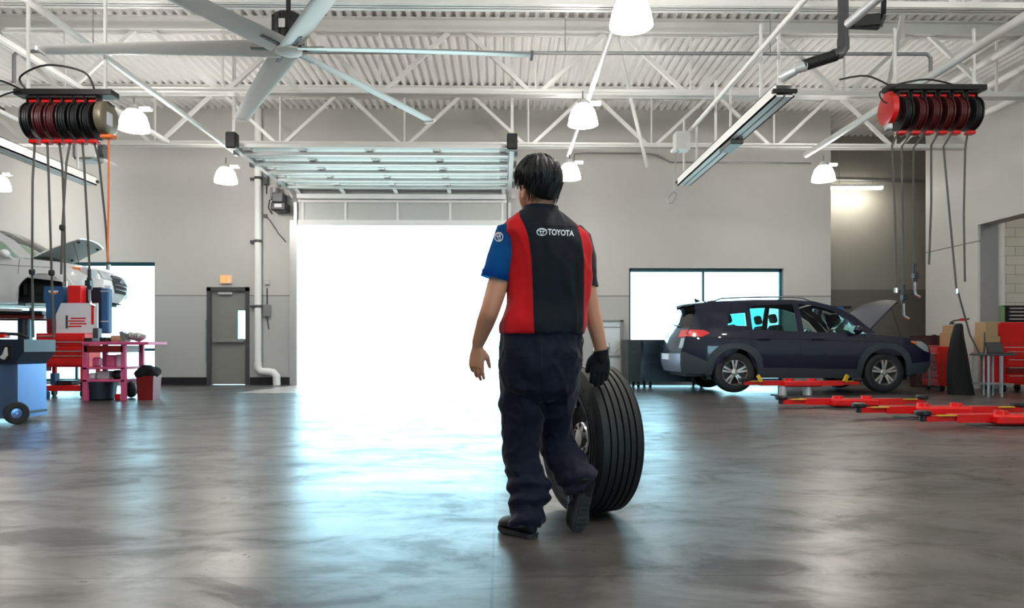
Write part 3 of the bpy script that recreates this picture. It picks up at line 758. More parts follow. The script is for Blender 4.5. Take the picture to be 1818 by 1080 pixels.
# yoke seam across the shoulders
pts = []
for k in range(20):
    px = lerp(938, 1028, k / 19); py = 399 + 4 * (k / 19); o = camo.location; d = ray(px, py)
    h = BV.ray_cast(o, d.normalized())
    if h[0]: pts.append(h[0] + h[1] * (.001 if h[1].dot(d) < 0 else -.001))
MB().tube(pts, .0016, 5).build('yoke_seam', M_sleever, shirt, True)
def sleeve(a_px, spec, m, dys, name='sleeve', seam=0):
    # spec: (left px,row),(right px,row) of each ring and its half thickness
    rings = []
    for k, ((x0, y0), (x1, y1), th, dy) in enumerate(spec):
        A, B = Sx(x0, y0, dy), Sx(x1, y1, dy); cc = (A + B) / 2; e = (B - A) / 2; ring = []
        nn = V((0, 1, 0))
        for j in range(32):
            q = 2 * PI * j / 32; p = cc + e * math.cos(q) + nn * th * math.sin(q); nv_ = (p - cc).normalized()
            ring.append(p + nv_ * (.006 * fb(p, 11, 3)))
        rings.append(ring)
    l = rings[-1]; c_ = sum(l, V()) / len(l)
    rings.append([p.lerp(c_, .06) for p in l]); rings.append([p.lerp(c_, .10) + UP * .03 for p in l])
    mb = MB(); mb.loft(rings, cap=False); o = mb.build(name, m, shirt, True, smooth=60); return o, mb
def spread(keys, n=14):
    out = []
    for k in range(n):
        t = k / (n - 1) * (len(keys) - 1); i = min(int(t), len(keys) - 2); f = t - i; a, b = keys[i], keys[i + 1]
        out.append(((lerp(a[0][0], b[0][0], f), lerp(a[0][1], b[0][1], f)), (lerp(a[1][0], b[1][0], f), lerp(a[1][1], b[1][1], f)), lerp(a[2], b[2], f), lerp(a[3], b[3], f)))
    return out
sl, slm = sleeve(0, spread([((898, 398), (925, 398), .06, .0), ((882, 402), (932, 426), .085, .0), ((872, 431), (922, 452), .088, -.01), ((863, 458), (914, 477), .082, -.02), ((853.5, 489), (908, 503), .076, -.03)]), M_sleeve_lit, 0)
sl['label'] = 'left sleeve with bright blue backlight put into its cloth colour'
sr, srm = sleeve(0, spread([((1006, 402), (1034, 403), .05, .055), ((1004, 418), (1050, 419), .066, .075), ((1004, 447), (1058, 449), .074, .095), ((1007, 480), (1059.5, 480), .074, .1), ((1012, 507), (1062, 509), .072, .105)]), M_sleever, 0)
# printed lettering and emblems, laid on the cloth
def cast(bv, px, py):
    d = ray(px, py).normalized(); h = bv.ray_cast(camo.location, d); return (h[0] - d * .0025) if h[0] else None
def flat_on(bv, pts_fn, polys, name, parent):
    mb = MB(); q = [cast(bv, *p) for p in pts_fn]
    keep = [f for f in polys if all(q[i] is not None for i in f)]
    q = [p if p is not None else V((0, 3, 0)) for p in q]
    used = sorted({i for f in keep for i in f}); mp_ = {i: k for k, i in enumerate(used)}
    mb.add([q[i] for i in used], [tuple(mp_[i] for i in f) for f in keep]); return mb.build(name, M_print, parent, True, smooth=0, fix=False)
cu = bpy.data.curves.new('t', 'FONT'); cu.body = 'TOYOTA'; cu.resolution_u = 3; cu.offset = .025; cu.space_character = .98
to = bpy.data.objects.new('t', cu); sc.collection.objects.link(to); dg = bpy.context.evaluated_depsgraph_get(); dg.update()
tm = bpy.data.meshes.new_from_object(to.evaluated_get(dg)); bpy.data.objects.remove(to)
xs = [v.co.x for v in tm.vertices]; ys = [v.co.y for v in tm.vertices]; wx, hy = max(xs) - min(xs), max(ys) - min(ys)
tp = []
for v in tm.vertices:
    t = (v.co.x - min(xs)) / wx; k = (v.co.y - min(ys)) / hy
    tp.append((972.5 + 46.5 * t, 417.3 + 2.4 * t - k * (11.2 - 1.0 * t)))
flat_on(BV, tp, [tuple(p.vertices) for p in tm.polygons], 'back_lettering', shirt)
def emblem(bv, cx, cy, rx, ry, name, parent, tilt=0):
    pts, fs = [], []
    def ringe(ox, oy, ax, ay, wd, n=40):
        b = len(pts)
        for j in range(n):
            q = 2 * PI * j / n
            for s_ in (1, 0):
                X = ox + (ax - wd * (1 - s_)) * math.cos(q); Y_ = oy + (ay - wd * (1 - s_)) * math.sin(q)
                pts.append((cx + rx * (X * math.cos(tilt) - Y_ * math.sin(tilt)), cy - ry * (X * math.sin(tilt) + Y_ * math.cos(tilt))))
        for j in range(n):
            k = (j + 1) % n; fs.append((b + 2 * j, b + 2 * k, b + 2 * k + 1, b + 2 * j + 1))
    ringe(0, 0, 1, 1, .17); ringe(0, .02, .34, .86, .15); ringe(0, .42, .72, .40, .15)
    flat_on(bv, pts, fs, name, parent)
emblem(BV, 962, 412, 9.5, 7, 'back_emblem', shirt)
emblem(BVHTree.FromPolygons(slm.v, slm.f), 885.5, 420.5, 8, 8.5, 'sleeve_emblem', sl, .25)

# --- trousers
tr = MB()
tr.loft([torso_ring(r, 0, 40) for r in ((578, 893, 1036, .115, 0), (592, 891, 1035, .122, 0), (620, 889, 1033, .132, 0), (655, 888, 1030, .135, .005), (690, 892, 1022, .125, .01), (712, 915, 1000, .09, .02))])
def leg(spec):
    rings = []
    for (x0, y0), (x1, y1), th, dy in spread(spec, 26):
        A, B = Sx(x0, y0, dy), Sx(x1, y1, dy); cc = (A + B) / 2; e = (B - A) / 2; ax = V((0, 1, 0))
        rings.append([cc + e * math.cos(q) + ax * th * math.sin(q) for q in [2 * PI * j / 24 for j in range(24)]])
    tr.loft(rings)
leg([((890, 625), (965, 640), .11, 0), ((887, 672), (967, 690), .112, .01), ((888, 720), (966, 735), .10, .02), ((893, 775), (960, 785), .088, .03), ((893, 815), (958, 815), .082, .03), ((900, 855), (974, 855), .085, .01), ((906, 885), (973, 888), .08, -.01), ((910, 905), (965, 908), .085, -.03), ((904, 927), (967, 933), .094, -.04)])
leg([((955, 635), (1032, 620), .11, 0), ((955, 690), (1027, 680), .112, .03), ((957, 735), (1019, 735), .10, .08), ((956, 772), (1015, 768), .092, .13), ((962, 810), (1024, 790), .088, .10), ((981, 842), (1038, 808), .082, .05), ((1002, 870), (1055, 827), .076, .0), ((1010, 880), (1063, 838), .078, -.02)])
def tro(p, n):
    px, py = proj(p)
    f = .010 * fb((p.x, p.y, p.z * .8), 9, 3)
    lower = sstep(800, 900, py)
    f += .007 * max(0, 1 - abs(fb((p.x + p.z * .4, p.y, p.z * .8), 4.5, 2)) * 3.5) ** 2 + .003 * fb(p, 26, 2)
    f += lower * .011 * math.sin(py * .21 + px * .05 + 2.5 * fb(p, 6))
    f += (1 - lower) * .004 * math.sin((px * .06 - py * .05) + 4 * fb(p, 3.5))
    return p + n * f
to_ = finish(tr, 'trousers', M_trous, .007, 3, None, tro)
trousers = to_.build('trousers', M_trous, person, True, smooth=180)
bp_ = MB()
def on_tr(px, py):
    h = TB.ray_cast(camo.location, ray(px, py).normalized()); return h[0] - ray(px, py).normalized() * .001 if h[0] else None
TB = BVHTree.FromPolygons(to_.v, to_.f)
def seam(pxs, name, r=.0016):
    q = [on_tr(*p) for p in pxs]; q = [p for p in q if p]
    if len(q) > 2: MB().tube(q, r, 5).build(name, M_black, trousers, True)
seam([(lerp(961, 964, t / 14), lerp(604, 700, t / 14)) for t in range(15)], 'back_seam')
for x0, x1 in ((902, 944), (984, 1022)):
    seam([(lerp(x0, x1, t / 10), 633 + 1.5 * math.sin(PI * t / 10)) for t in range(11)], 'pocket_seam')
kc = MB(); kc.tube([Sx(1034, 598, -.02), Sx(1036, 606, -.03), Sx(1034, 613, -.03), Sx(1032, 622, -.02), Sx(1034, 640, -.02), Sx(1031, 655, -.02)], .0025, 6); kc.build('key_strap', M_black, trousers, True)

# --- shoes
def shoe(heel, toe, up, parent):
    ax = (toe - heel); L = ax.length; ax.normalize(); up = V(up); up = (up - ax * up.dot(ax)).normalized(); s = ax.cross(up)
    so = MB(); rings = []
    for t, wd in ((0, .012), (.012, .024), (.04, .033), (.12, .037), (.3, .035), (.45, .036), (.65, .046), (.8, .046), (.92, .036), (.98, .022), (1, .008)):
        ring = []
        for x, z in ((-.98, .004), (-.85, 0), (.85, 0), (.98, .004), (1.03, .013), (1.0, .022), (-1.0, .022), (-1.03, .013)):
            ring.append(heel + ax * (t * L) + s * (x * wd) + up * (z + (.006 if t > .9 else 0)))
        rings.append(ring)
    so.loft(rings)
    for k in range(7):
        c0 = heel + ax * (L * (.12 + .12 * k)); wd = .03 if k not in (2,) else .026
        so.bar(c0 - s * wd - up * .002, c0 + s * wd - up * .002, .012, .006, up)
    u_ = MB(); rings = []
    for t, wd, ht in ((.004, .010, .06), (.02, .026, .085), (.08, .036, .098), (.2, .038, .10), (.34, .038, .098), (.45, .040, .090), (.58, .0455, .074), (.75, .047, .062), (.88, .041, .054), (.96, .026, .042), (.995, .009, .026)):
        ring = []
        for j in range(16):
            q = 2 * PI * j / 16; ring.append(heel + ax * (t * L * .99) + s * (wd * math.cos(q) * (1 if math.sin(q) < 0 else (1 - .25 * math.sin(q)))) + up * (.018 + ht * .5 + ht * .5 * math.sin(q)))
        rings.append(ring)
    u_.loft(rings)
    o = u_.build('shoe', M_shoe, person, True, smooth=60); so.build('sole', M_sole, o, True)
    la = MB()
    for k in range(5):
        c0 = heel + ax * (L * (.46 + .05 * k)) + up * (.118 - .011 * k); la.tube([c0 - s * .026 - up * .008, c0 + up * .002, c0 + s * .026 - up * .008], .0028, 6)
    la.build('laces', M_black, o, True)
    st = MB()
    for sd in (-1, 1): st.tube([heel + ax * (L * t) + s * (sd * w_) + up * h_ for t, w_, h_ in ((.1, .0365, .06), (.25, .0375, .05), (.4, .0385, .07), (.55, .0415, .055))], .003, 6)
    st.build('side_stripe', M_dgray, o, True)
    return o
shoe(G(949, 957), G(889, 941), (0, 0, 1), person)
ht, tt = Sx(1042, 868, -.07), G(1027, 947, .014)
shoe(ht + V((.0, 0, -.02)), tt, (-.32, .8, .7), person)
MB().tube([ANR + V((0, 0, .06)), ANR, ht + V((0, .01, .02)), ht.lerp(tt, .25) + V((0, .03, .02))], [.045, .042, .04, .036], 14).build('sock', M_black, person, True)
# --- glove on the right hand
gl = MB(); hand(gl, RWR + V((0, 0, .004)), RH_d, RH_n, RH_s, [.16, .18, .2, .24], .8, .0062, .3)
limb(gl, [RWR + (RWR - REL).normalized() * -.012, RWR, RWR + V(RH_d).normalized() * .03], [.036, .034, .033])
go = finish(gl, 'glove', M_glove, .004, 2, None)
glove = go.build('glove', M_glove, person, True, smooth=180)
dd = (REL - RWR).normalized()
MB().tube([RWR + dd * .012 + (dd.orthogonal().normalized() * .037 * math.cos(q) + dd.cross(dd.orthogonal().normalized()) * .037 * math.sin(q)) for q in [2 * PI * j / 20 for j in range(20)]], .0045, 6, loop=True).build('glove_cuff', M_black, glove, True)

# ================================================================ the tyre he rolls
def tyre(o, axis, R, W):
    axis = V(axis).normalized()
    T = thing('tyre', 'large black truck tyre on a wheel, rolled along by the man', 'tyre', (o.x, o.y, 0))
    hw = W / 2; prof = []
    rim_r = R * .62
    prof += [(rim_r - .012, -hw * .80), (rim_r + .01, -hw * .84), (rim_r + .03, -hw * .93), (R * .78, -hw * 1.02), (R * .86, -hw * 1.03), (R * .90, -hw * 1.0), (R * .905, -hw * 1.01), (R * .93, -hw * .98), (R * .965, -hw * .91), (R * .985, -hw * .84)]
    ribs = 6; g = .010
    x = -hw * .82; stp = 2 * hw * .82 / ribs
    for k in range(ribs):
        a, b = x + k * stp, x + (k + 1) * stp; cr_ = lambda z: R - .012 * (z / hw) ** 2
        prof += [(cr_(a), a + (g / 2 if k else 0)), (cr_(b), b - (g / 2 if k < ribs - 1 else 0))]
        if k < ribs - 1: prof += [(cr_(b) - .011, b - g * .35), (cr_(b) - .011, b + g * .35)]
    prof += [(R * .985, hw * .84), (R * .965, hw * .91), (R * .93, hw * .98), (R * .86, hw * 1.03), (R * .78, hw * 1.02), (rim_r + .03, hw * .93), (rim_r + .01, hw * .84), (rim_r - .012, hw * .8)]
    c = V((o.x, o.y, o.z))
    MB().lathe(prof, 96, c, axis).build('tread', M_rubber, T, True, smooth=28)
    sg = MB()                                                  # raised sidewall ribs
    for rr_, z in ((R * .80, -hw * 1.025), (R * .72, -hw * .985)):
        e1 = axis.orthogonal().normalized(); e2 = axis.cross(e1)
        sg.tube([c + axis * z + (e1 * math.cos(q) + e2 * math.sin(q)) * rr_ for q in [2 * PI * j / 64 for j in range(64)]], .0035, 5, loop=True)
    for k in range(26):
        q = 2 * PI * k / 26
        if k % 13 > 7: continue
        e1 = axis.orthogonal().normalized(); e2 = axis.cross(e1); dr = e1 * math.cos(q) + e2 * math.sin(q)
        sg.bar(c + axis * (-hw * 1.03) + dr * (R * .835), c + axis * (-hw * 1.028) + dr * (R * .875), .022, .004, axis)
    sg.build('sidewall_ribs', M_rubber, T, True)
    rm = MB().lathe([(rim_r + .012, -hw * .86), (rim_r - .006, -hw * .86), (rim_r - .02, -hw * .7), (rim_r - .045, -hw * .45), (rim_r - .05, hw * .4), (rim_r - .02, hw * .7), (rim_r + .012, hw * .86)], 64, c, axis)
    rim = rm.build('rim', M_rimdark, T, True)
    e1 = V((0, 0, 1)); e1 = (e1 - axis * e1.dot(axis)).normalized(); e2 = axis.cross(e1)
    zs = -hw * .10
    dm = MB().lathe([(rim_r - .045, zs + .02), (rim_r * .80, zs - .012), (rim_r * .62, zs - .022), (rim_r * .5, zs - .008), (.0, zs - .008)], 64, c, axis)
    dm.build('wheel_disc', M_rimdark, rim, True)
    for k in range(8):
        q = 2 * PI * (k + .5) / 8; dr = e1 * math.cos(q) + e2 * math.sin(q)
        MB().tube([c + axis * (zs - .018) + dr * (rim_r * .70), c + axis * (zs - .016) + dr * (rim_r * .86)], [(.012, .018), (.012, .026)], 10).build('hand_hole', M_chrome, rim, True)
    hb = MB().lathe([(.088, zs - .008), (.088, zs - .03), (.08, zs - .036), (.052, zs - .036), (.05, zs - .02), (.05, zs - .008)], 40, c, axis)
    hb.build('hub_ring', M_chrome, rim, True)
    for k in range(8):
        q = 2 * PI * k / 8; dr = e1 * math.cos(q) + e2 * math.sin(q); MB().tube([c + axis * (zs - .02) + dr * .068, c + axis * (zs - .0385) + dr * .068], .0125, 8).build('lug_hole', M_black, rim, True)
    MB().lathe([(.05, zs - .012), (.046, zs - .05), (.03, zs - .062), (0, zs - .064)], 28, c, axis).build('centre_cap', M_white, rim, True)
    MB().bar(c + axis * (zs - .06) + e1 * .04 - e2 * .01, c + axis * (zs - .06) - e1 * .035 - e2 * .012, .022, .014, axis).build('cap_slot', M_black, rim, True)
    return T
M_rimdark = mat('dark_rim', C(34, 38, 44), .35, .7, var=.1)
TR = .376; TW = .245
NA = V((-.945, -.325, 0)).normalized()
YT = 3.62
side_c = P(1006, 780, YT - .04); side_c.z = TR
tc_ = side_c - NA * (TW / 2)
tyre(V((tc_.x, tc_.y, TR)), -NA, TR, TW)
# ================================================================ cars
M_navyp = mat('navy_car_paint', C(5, 13, 42), .4, 0, spec=.25, var=.05, coat=.8)
M_whitep = mat('white_car_paint', C(236, 237, 238), .3, var=.02, coat=.8)
M_clad = mat('dark_cladding', C(46, 54, 62), .55, var=.1)
M_cabin = mat('cabin_trim', C(40, 42, 44), .8, var=.1)
M_alloy = mat('alloy_wheel', C(188, 180, 174), .3, .85, var=.05)
M_tail = mat('red_lens', C(225, 20, 18), .15, var=.05, coat=1)
M_clear = mat('clear_lens', C(220, 228, 236), .1, .5, var=.03, coat=1)
M_silver = mat('silver_bumper_trim', C(150, 152, 170), .3, .6, var=.05)
M_hoodin = mat('hood_liner', C(150, 148, 142), .75, var=.06)

def plan(u):
    a = 1.0
    if u < -1.5: a -= .17 * ((-1.5 - u) / .8) ** 2
    if u > 1.5: a -= .22 * ((u - 1.5) / .8) ** 2
    return a
def vert(z):
    return interp([(.2, .90), (.34, .945), (.5, .985), (.72, 1.0), (.95, .985), (1.10, .955), (1.2, .91), (1.45, .81), (1.62, .72), (1.72, .66)], z)
def hw(u, z): return .93 * plan(u) * vert(z)

def sheet2d(poly, side, off=0.0, du=.12, dz=.09, thick=0):
    """side-view outline bent onto the body side; side = +1 / -1"""
    b = bmesh.new(); vs = [b.verts.new((u, 0, z)) for u, z in poly]; b.faces.new(vs)
    bmesh.ops.triangulate(b, faces=b.faces[:], ngon_method='EAR_CLIP')
    us = [p[0] for p in poly]; zs = [p[1] for p in poly]
    u = math.floor(min(us) / du) * du
    while u < max(us):
        bmesh.ops.bisect_plane(b, geom=b.verts[:] + b.edges[:] + b.faces[:], plane_co=(u, 0, 0), plane_no=(1, 0, 0), dist=1e-5); u += du
    z = math.floor(min(zs) / dz) * dz
    while z < max(zs):
        bmesh.ops.bisect_plane(b, geom=b.verts[:] + b.edges[:] + b.faces[:], plane_co=(0, 0, z), plane_no=(0, 0, 1), dist=1e-5); z += dz
    for v in b.verts: v.co.y = side * (hw(v.co.x, v.co.z) + off)
    if thick:
        r = bmesh.ops.extrude_face_region(b, geom=b.faces[:])
        for e in r['geom']:
            if isinstance(e, bmesh.types.BMVert): e.co.y -= side * thick
    return b
def arc(cu_, cz, r, a0, a1, n=14):
    return [(cu_ + r * math.cos(math.radians(lerp(a0, a1, k / n))), cz + r * math.sin(math.radians(lerp(a0, a1, k / n)))) for k in range(n + 1)]
WB, WR = 1.345, .362

def car(name, label, cat, base, paint, clad, hood_deg, wheels=True, lights_on_rear=True):
    T = thing(name, label, cat, base)
    sides = (-1, 1)
    AR = .43
    low = [(-2.22, .36), (-WB - AR, .36)] + arc(-WB, .38, AR, 180, 0) + [(-WB + AR, .3), (WB - AR, .3)] + arc(WB, .38, AR, 180, 0) + [(WB + AR, .36), (2.16, .34), (2.26, .48), (2.27, .70), (2.18, .86), (2.05, .93), (1.7, .99), (1.02, 1.05), (.5, 1.07), (-.4, 1.10), (-1.2, 1.135), (-2.12, 1.17), (-2.2, 1.0), (-2.24, .82), (-2.28, .74), (-2.28, .5)]
    bd = MB()
    for s in sides: bd.bm(sheet2d(low, s))
    # pillars and quarter panel above the beltline
    roofl = [(-2.18, 1.545), (-2.0, 1.60), (-1.6, 1.645), (-.9, 1.675), (-.2, 1.675), (.2, 1.64), (.55, 1.55), (.85, 1.38), (1.2, 1.06)]
    rz = lambda u: interp(roofl, u)
    frame = [
        [(-2.12, 1.165), (-1.48, 1.14), (-1.52, 1.26), (-1.44, 1.40), (-1.12, 1.43), (-1.1, 1.52), (-.9, 1.585), (-1.3, 1.655), (-1.6, 1.645), (-2.0, 1.60), (-2.0, 1.45)],   # D pillar
        [(-1.49, 1.14), (-1.06, 1.125), (-1.06, 1.19), (-1.46, 1.21), (-1.5, 1.24)],
        [(-1.12, 1.125), (-1.02, 1.12), (-1.02, 1.58), (-1.12, 1.56)],
        [(-.22, 1.09), (-.10, 1.085), (-.12, 1.60), (-.22, 1.60)],
        [(-1.3, 1.655), (-1.05, 1.56), (-.2, 1.60), (.15, 1.57), (.45, 1.48), (.72, 1.32), (.98, 1.07), (1.2, 1.05), (.85, 1.38), (.55, 1.55), (.2, 1.64), (-.2, 1.675), (-.9, 1.675)],
    ]
    for s in sides:
        for p in frame: bd.bm(sheet2d(p, s))
    # roof skin
    rings = []
    for i in range(25):
        u = lerp(-2.2, .42, i / 24); z = rz(u); w_ = hw(u, z); rings.append([(u, lerp(-w_, w_, j / 12), z + .05 * (1 - (2 * j / 12 - 1) ** 2)) for j in range(13)])
    bd.loft(rings, closed=False, cap=False)
    sp = MB();                                    # spoiler edge
    rings = []
    for j in range(13):
        t = 2 * j / 12 - 1; y = t * hw(-2.18, 1.545) * .98; rings.append([(-2.27 - .03 * (1 - t * t), y, 1.53 + .045 * (1 - t * t)), (-2.1, y, 1.56 + .045 * (1 - t * t)), (-2.05, y, 1.6 + .045 * (1 - t * t)), (-2.2, y, 1.57 + .045 * (1 - t * t))])
    sp.loft(rings); bd.add([p for p in sp.v], sp.f)
    # rear tailgate (below glass) and front nose
    def fascia(zs, ue, bulge, inset=0):
        rings = []
        for z in zs:
            u = ue(z); w_ = hw(u, z) - inset; rings.append([(u + bulge * (1 - (2 * j / 16 - 1) ** 2), lerp(-w_, w_, j / 16), z) for j in range(17)])
        return rings
    rear = lambda z: interp([(.36, -2.22), (.5, -2.28), (.74, -2.28), (.82, -2.24), (1.0, -2.2), (1.17, -2.12)], z)
    bd.loft(fascia([.70, .74, .82, .9, 1.0, 1.1, 1.17], rear, -.07), closed=False, cap=False)
    rg = lambda z: interp([(1.17, -2.12), (1.45, -2.0), (1.56, -2.0)], z)
    front = lambda z: interp([(.34, 2.16), (.48, 2.26), (.70, 2.27), (.86, 2.18), (.93, 2.05)], z)
    bd.loft(fascia([.62, .7, .78, .86, .93], front, .09), closed=False, cap=False)
    # cowl, fender tops round the engine bay
    for s in sides:
        rings = []
        for u in (1.02, 1.3, 1.6, 1.85, 2.05):
            z = interp([(1.02, 1.05), (1.7, .99), (2.05, .93)], u); a = hw(u, z); rings.append([(u, s * a, z), (u, s * (a - .05), z + .012), (u, s * (a - .12), z + .008)])
        bd.loft(rings, closed=False, cap=False)
    body_ = bd.build('body_shell', paint, T, smooth=40)
    # door seams and handles
    sm_ = MB()
    for s in sides:
        for line in ([(-1.08, 1.12), (-1.05, .8), (-.93, .62)], [(-.16, 1.08), (-.17, .7), (-.16, .42)], [(.98, 1.05), (.96, .7), (.90, .45)], [(-2.2, 1.02), (-1.6, .98), (-.6, .96), (.6, .93), (1.5, .90)]):
            sm_.tube([(u, s * (hw(u, z) + .0005), z) for a, b in zip(line, line[1:]) for u, z in [(lerp(a[0], b[0], t / 6), lerp(a[1], b[1], t / 6)) for t in range(7)]], .004, 4)
    sm_.build('door_seams', M_black, body_)
    for s in sides:
        for u in (-.95, .02):
            MB().tube([(u, s * (hw(u, .93) + .005), .955), (u + .03, s * (hw(u, .93) + .035), .96), (u + .19, s * (hw(u, .93) + .035), .955), (u + .22, s * (hw(u, .93) + .005), .95)], (.014, .012), 8).build('door_handle', paint, T)
    # glass
    wins = [('quarter_window', [(-1.5, 1.22), (-1.14, 1.2), (-1.13, 1.425), (-1.43, 1.395), (-1.53, 1.27)], M_tint), ('rear_door_window', [(-1.03, 1.115), (-.22, 1.085), (-.22, 1.59), (-.9, 1.575), (-1.03, 1.54)], M_tint),
            ('front_door_window', [(-.11, 1.08), (.96, 1.055), (.7, 1.31), (.43, 1.47), (.13, 1.56), (-.11, 1.59)], M_cglass)]
    for s in sides:
        for nme, p, m_ in wins: MB().bm(sheet2d(p, s, -.008)).build(nme, m_, T, smooth=60)
    rings = []
    for i in range(7):
        t = i / 6; u = lerp(1.17, .44, t); z = rz(u); w_ = hw(u, z) - .01; rings.append([(u + .16 * (1 - (2 * j / 12 - 1) ** 2) * (1 - t * .6), lerp(-w_, w_, j / 12), z + .045 * t * (1 - (2 * j / 12 - 1) ** 2)) for j in range(13)])
    MB().loft(rings, closed=False, cap=False).build('windshield', M_cglass, T, smooth=60)
    MB().loft(fascia([1.17, 1.3, 1.45, 1.55], rg, -.05), closed=False, cap=False).build('rear_window', M_tint, T, smooth=60)
    MB().tube([(-2.19, .1, 1.24), (-2.21, -.1, 1.22), (-2.2, -.45, 1.2)], .012, 6).build('rear_wiper', M_black, T)
    # cladding: sills, arches, bumpers
    cl = MB()
    for s in sides:
        cl.bm(sheet2d([(-WB + AR - .02, .26), (WB - AR + .02, .26), (WB - AR + .02, .42), (-WB + AR - .02, .45)], s, .014, thick=.03))
        for cc, fr in ((-WB, -1), (WB, 1)):
            out = arc(cc, .38, AR + .075, 188, -8, 18); inn = arc(cc, .38, AR - .02, -8, 188, 18)
            sq = []
            for u, z in out:                                   # squared-off arch outline
                du_, dz_ = u - cc, z - .38; k = 1 + .07 * abs(math.sin(2 * math.atan2(dz_, du_))) ** 2; sq.append((cc + du_ * k, .38 + dz_ * k))
            cl.bm(sheet2d(sq + inn, s, .018, thick=.04))
        cl.bm(sheet2d([(-2.26, .34), (-WB - AR - .03, .34), (-WB - AR - .05, .55), (-2.02, .64), (-2.25, .74), (-2.29, .7), (-2.29, .5)], s, .01, thick=.02))
        cl.bm(sheet2d([(WB + AR + .02, .34), (2.16, .33), (2.26, .46), (2.27, .56), (WB + AR + .04, .52)], s, .008, thick=.02))
    cl.loft(fascia([.33, .42, .52, .62], front, .10), closed=False, cap=False)
    clo = cl.build('lower_cladding', clad, T, smooth=40)
    MB().loft(fascia([.36, .45, .56, .66, .70], lambda z: rear(z) - .012, -.085, -.004), closed=False, cap=False).build('rear_bumper', M_silver, T, smooth=40)
    MB().box(-2.385, -2.36, -.26, .26, .58, .69, .005).build('license_plate', M_paper, T)
    for s in sides:                                            # rear lamps
        b = sheet2d([(-2.2, 1.01), (-2.12, 1.13), (-1.88, 1.12), (-1.78, 1.06), (-1.92, 1.0)], s, .012, thick=.03); m = MB().bm(b)
        rr = []
        for z in (1.0, 1.07, 1.13):
            u = rear(z) - .012; w_ = hw(u, z) + .012; rr.append([(u - .07 * (1 - (y / w_) ** 2), s * y, z) for y in (w_, w_ - .08, w_ - .18, w_ - .32)])
        m.loft(rr, closed=False, cap=False); tl = m.build('taillight', M_tail, T, smooth=40)
        m = MB(); rr = []
        for z in (.80, .88, .98):
            u = rear(z) - .006; w_ = hw(u, z) - .03; rr.append([(u - .07 * (1 - (y / w_) ** 2), s * y, z) for y in (w_, w_ - .07, w_ - .15)])
        m.loft(rr, closed=False, cap=False); m.build('reflector', M_clear, tl, smooth=40)
        b = sheet2d([(2.22, .72), (2.19, .84), (2.06, .915), (1.82, .93), (1.95, .84), (2.1, .75)], s, .012, thick=.03); m = MB().bm(b)
        rr = []
        for z in (.74, .8, .86, .9):
            u = front(z) + .02; w_ = hw(u, z) + .01; rr.append([(u + .09 * (1 - (y / w_) ** 2), s * y, z) for y in (w_, w_ - .1, w_ - .22, w_ - .34)])
        m.loft(rr, closed=False, cap=False); hl_ = m.build('headlight', M_clear, T, smooth=40)
        MB().bm(sheet2d([(1.80, .925), (1.84, .89), (1.95, .86), (1.93, .92)], s, .018, thick=.02)).build('side_marker', M_orange, hl_)
        fg = MB(); rr = []
        for z in (.42, .5, .62):
            u = front(z) + .012; w_ = hw(u, z) - .02; rr.append([(u + .1 * (1 - (y / w_) ** 2), s * y, z) for y in (w_, w_ - .1, w_ - (.26 if z < .5 else .18))])
        fg.loft(rr, closed=False, cap=False); fg.build('fog_lamp_trim', M_clear, T, smooth=40)
        # mirror
        u0 = .82; y0 = hw(u0, 1.05); mr = MB(); mr.ell((u0 - .02, s * (y0 + .13), 1.12), (.075, .11, .075), None, 14, 8); mr.bar((u0 + .02, s * (y0 - .02), 1.05), (u0, s * (y0 + .1), 1.09), .06, .04); mr.build('side_mirror', paint, T)
        # roof rail
        rl = [(u, s * (hw(u, rz(u)) - .06), rz(u) + (.055 if -1.55 < u < .05 else .015)) for u in (-1.75, -1.62, -1.5, -1.1, -.6, -.2, .0, .12, .25)]
        MB().tube(rl, (.014, .018), 8).build('roof_rail', M_chrome if paint is M_navyp else M_dark, T)
    nose = lambda z, y, o: (front(z) + o + .092 * (1 - (y / hw(front(z), z)) ** 2), y, z)
    gr = MB().loft([[nose(z, lerp(-g_, g_, k / 14), .012) for k in range(15)] for z, g_ in ((.5, .34), (.6, .40), (.7, .44), (.78, .42), (.84, .36))], closed=False, cap=False)
    g = gr.build('grille', M_black, T, smooth=40)
    gb = MB()
    for z in (.58, .66, .80): gb.tube([nose(z, y, .018) for y in [-.36 + .06 * k for k in range(13)]], .012, 6)
    gb.ell((front(.73) + .11, 0, .73), (.012, .09, .055)); gb.build('grille_bars', M_silver, g)
    an = MB(); an.loft([[(-1.75 - a, b, rz(-1.75) + .04) for a, b in ((.06, -.03), (.06, .03), (-.09, .02), (-.09, -.02))], [(-1.8 - a, b, rz(-1.75) + .11) for a, b in ((.03, -.008), (.03, .008), (0, .006), (0, -.006))]]); an.build('roof_antenna', paint, T)
    # underside, wheel wells, cabin
    un = MB(); un.box(-2.15, 2.1, -.6, .6, .28, .44).box(-.9, .9, -.84, .84, .27, .42).box(-2.15, -1.82, -.78, .78, .34, .6).box(1.8, 2.1, -.7, .7, .34, .6)
    for cc in (-WB, WB):
        for s in sides:
            rings = [[(u, s * y, z) for u, z in arc(cc, .38, AR + .005, 200, -20, 14)] for y in (.86, .55)]
            un.loft(rings, closed=False, cap=False); un.box(cc - AR, cc + AR, s * .53, s * .56, .3, .82)
    un.box(1.0, 1.05, -.8, .8, .42, 1.0).box(1.05, 2.0, -.62, .62, .44, .62)
    un.build('underbody', M_black, T)
    eng = MB().box(1.15, 1.85, -.5, .45, .6, .84, .03).box(1.2, 1.5, .1, .55, .8, .9, .02).box(1.5, 1.75, -.62, -.35, .6, .86, .02); eng.tube([(1.2, -.3, .88), (1.5, -.1, .9), (1.8, .2, .86)], .04, 8); eng.build('engine', M_dgray, T)
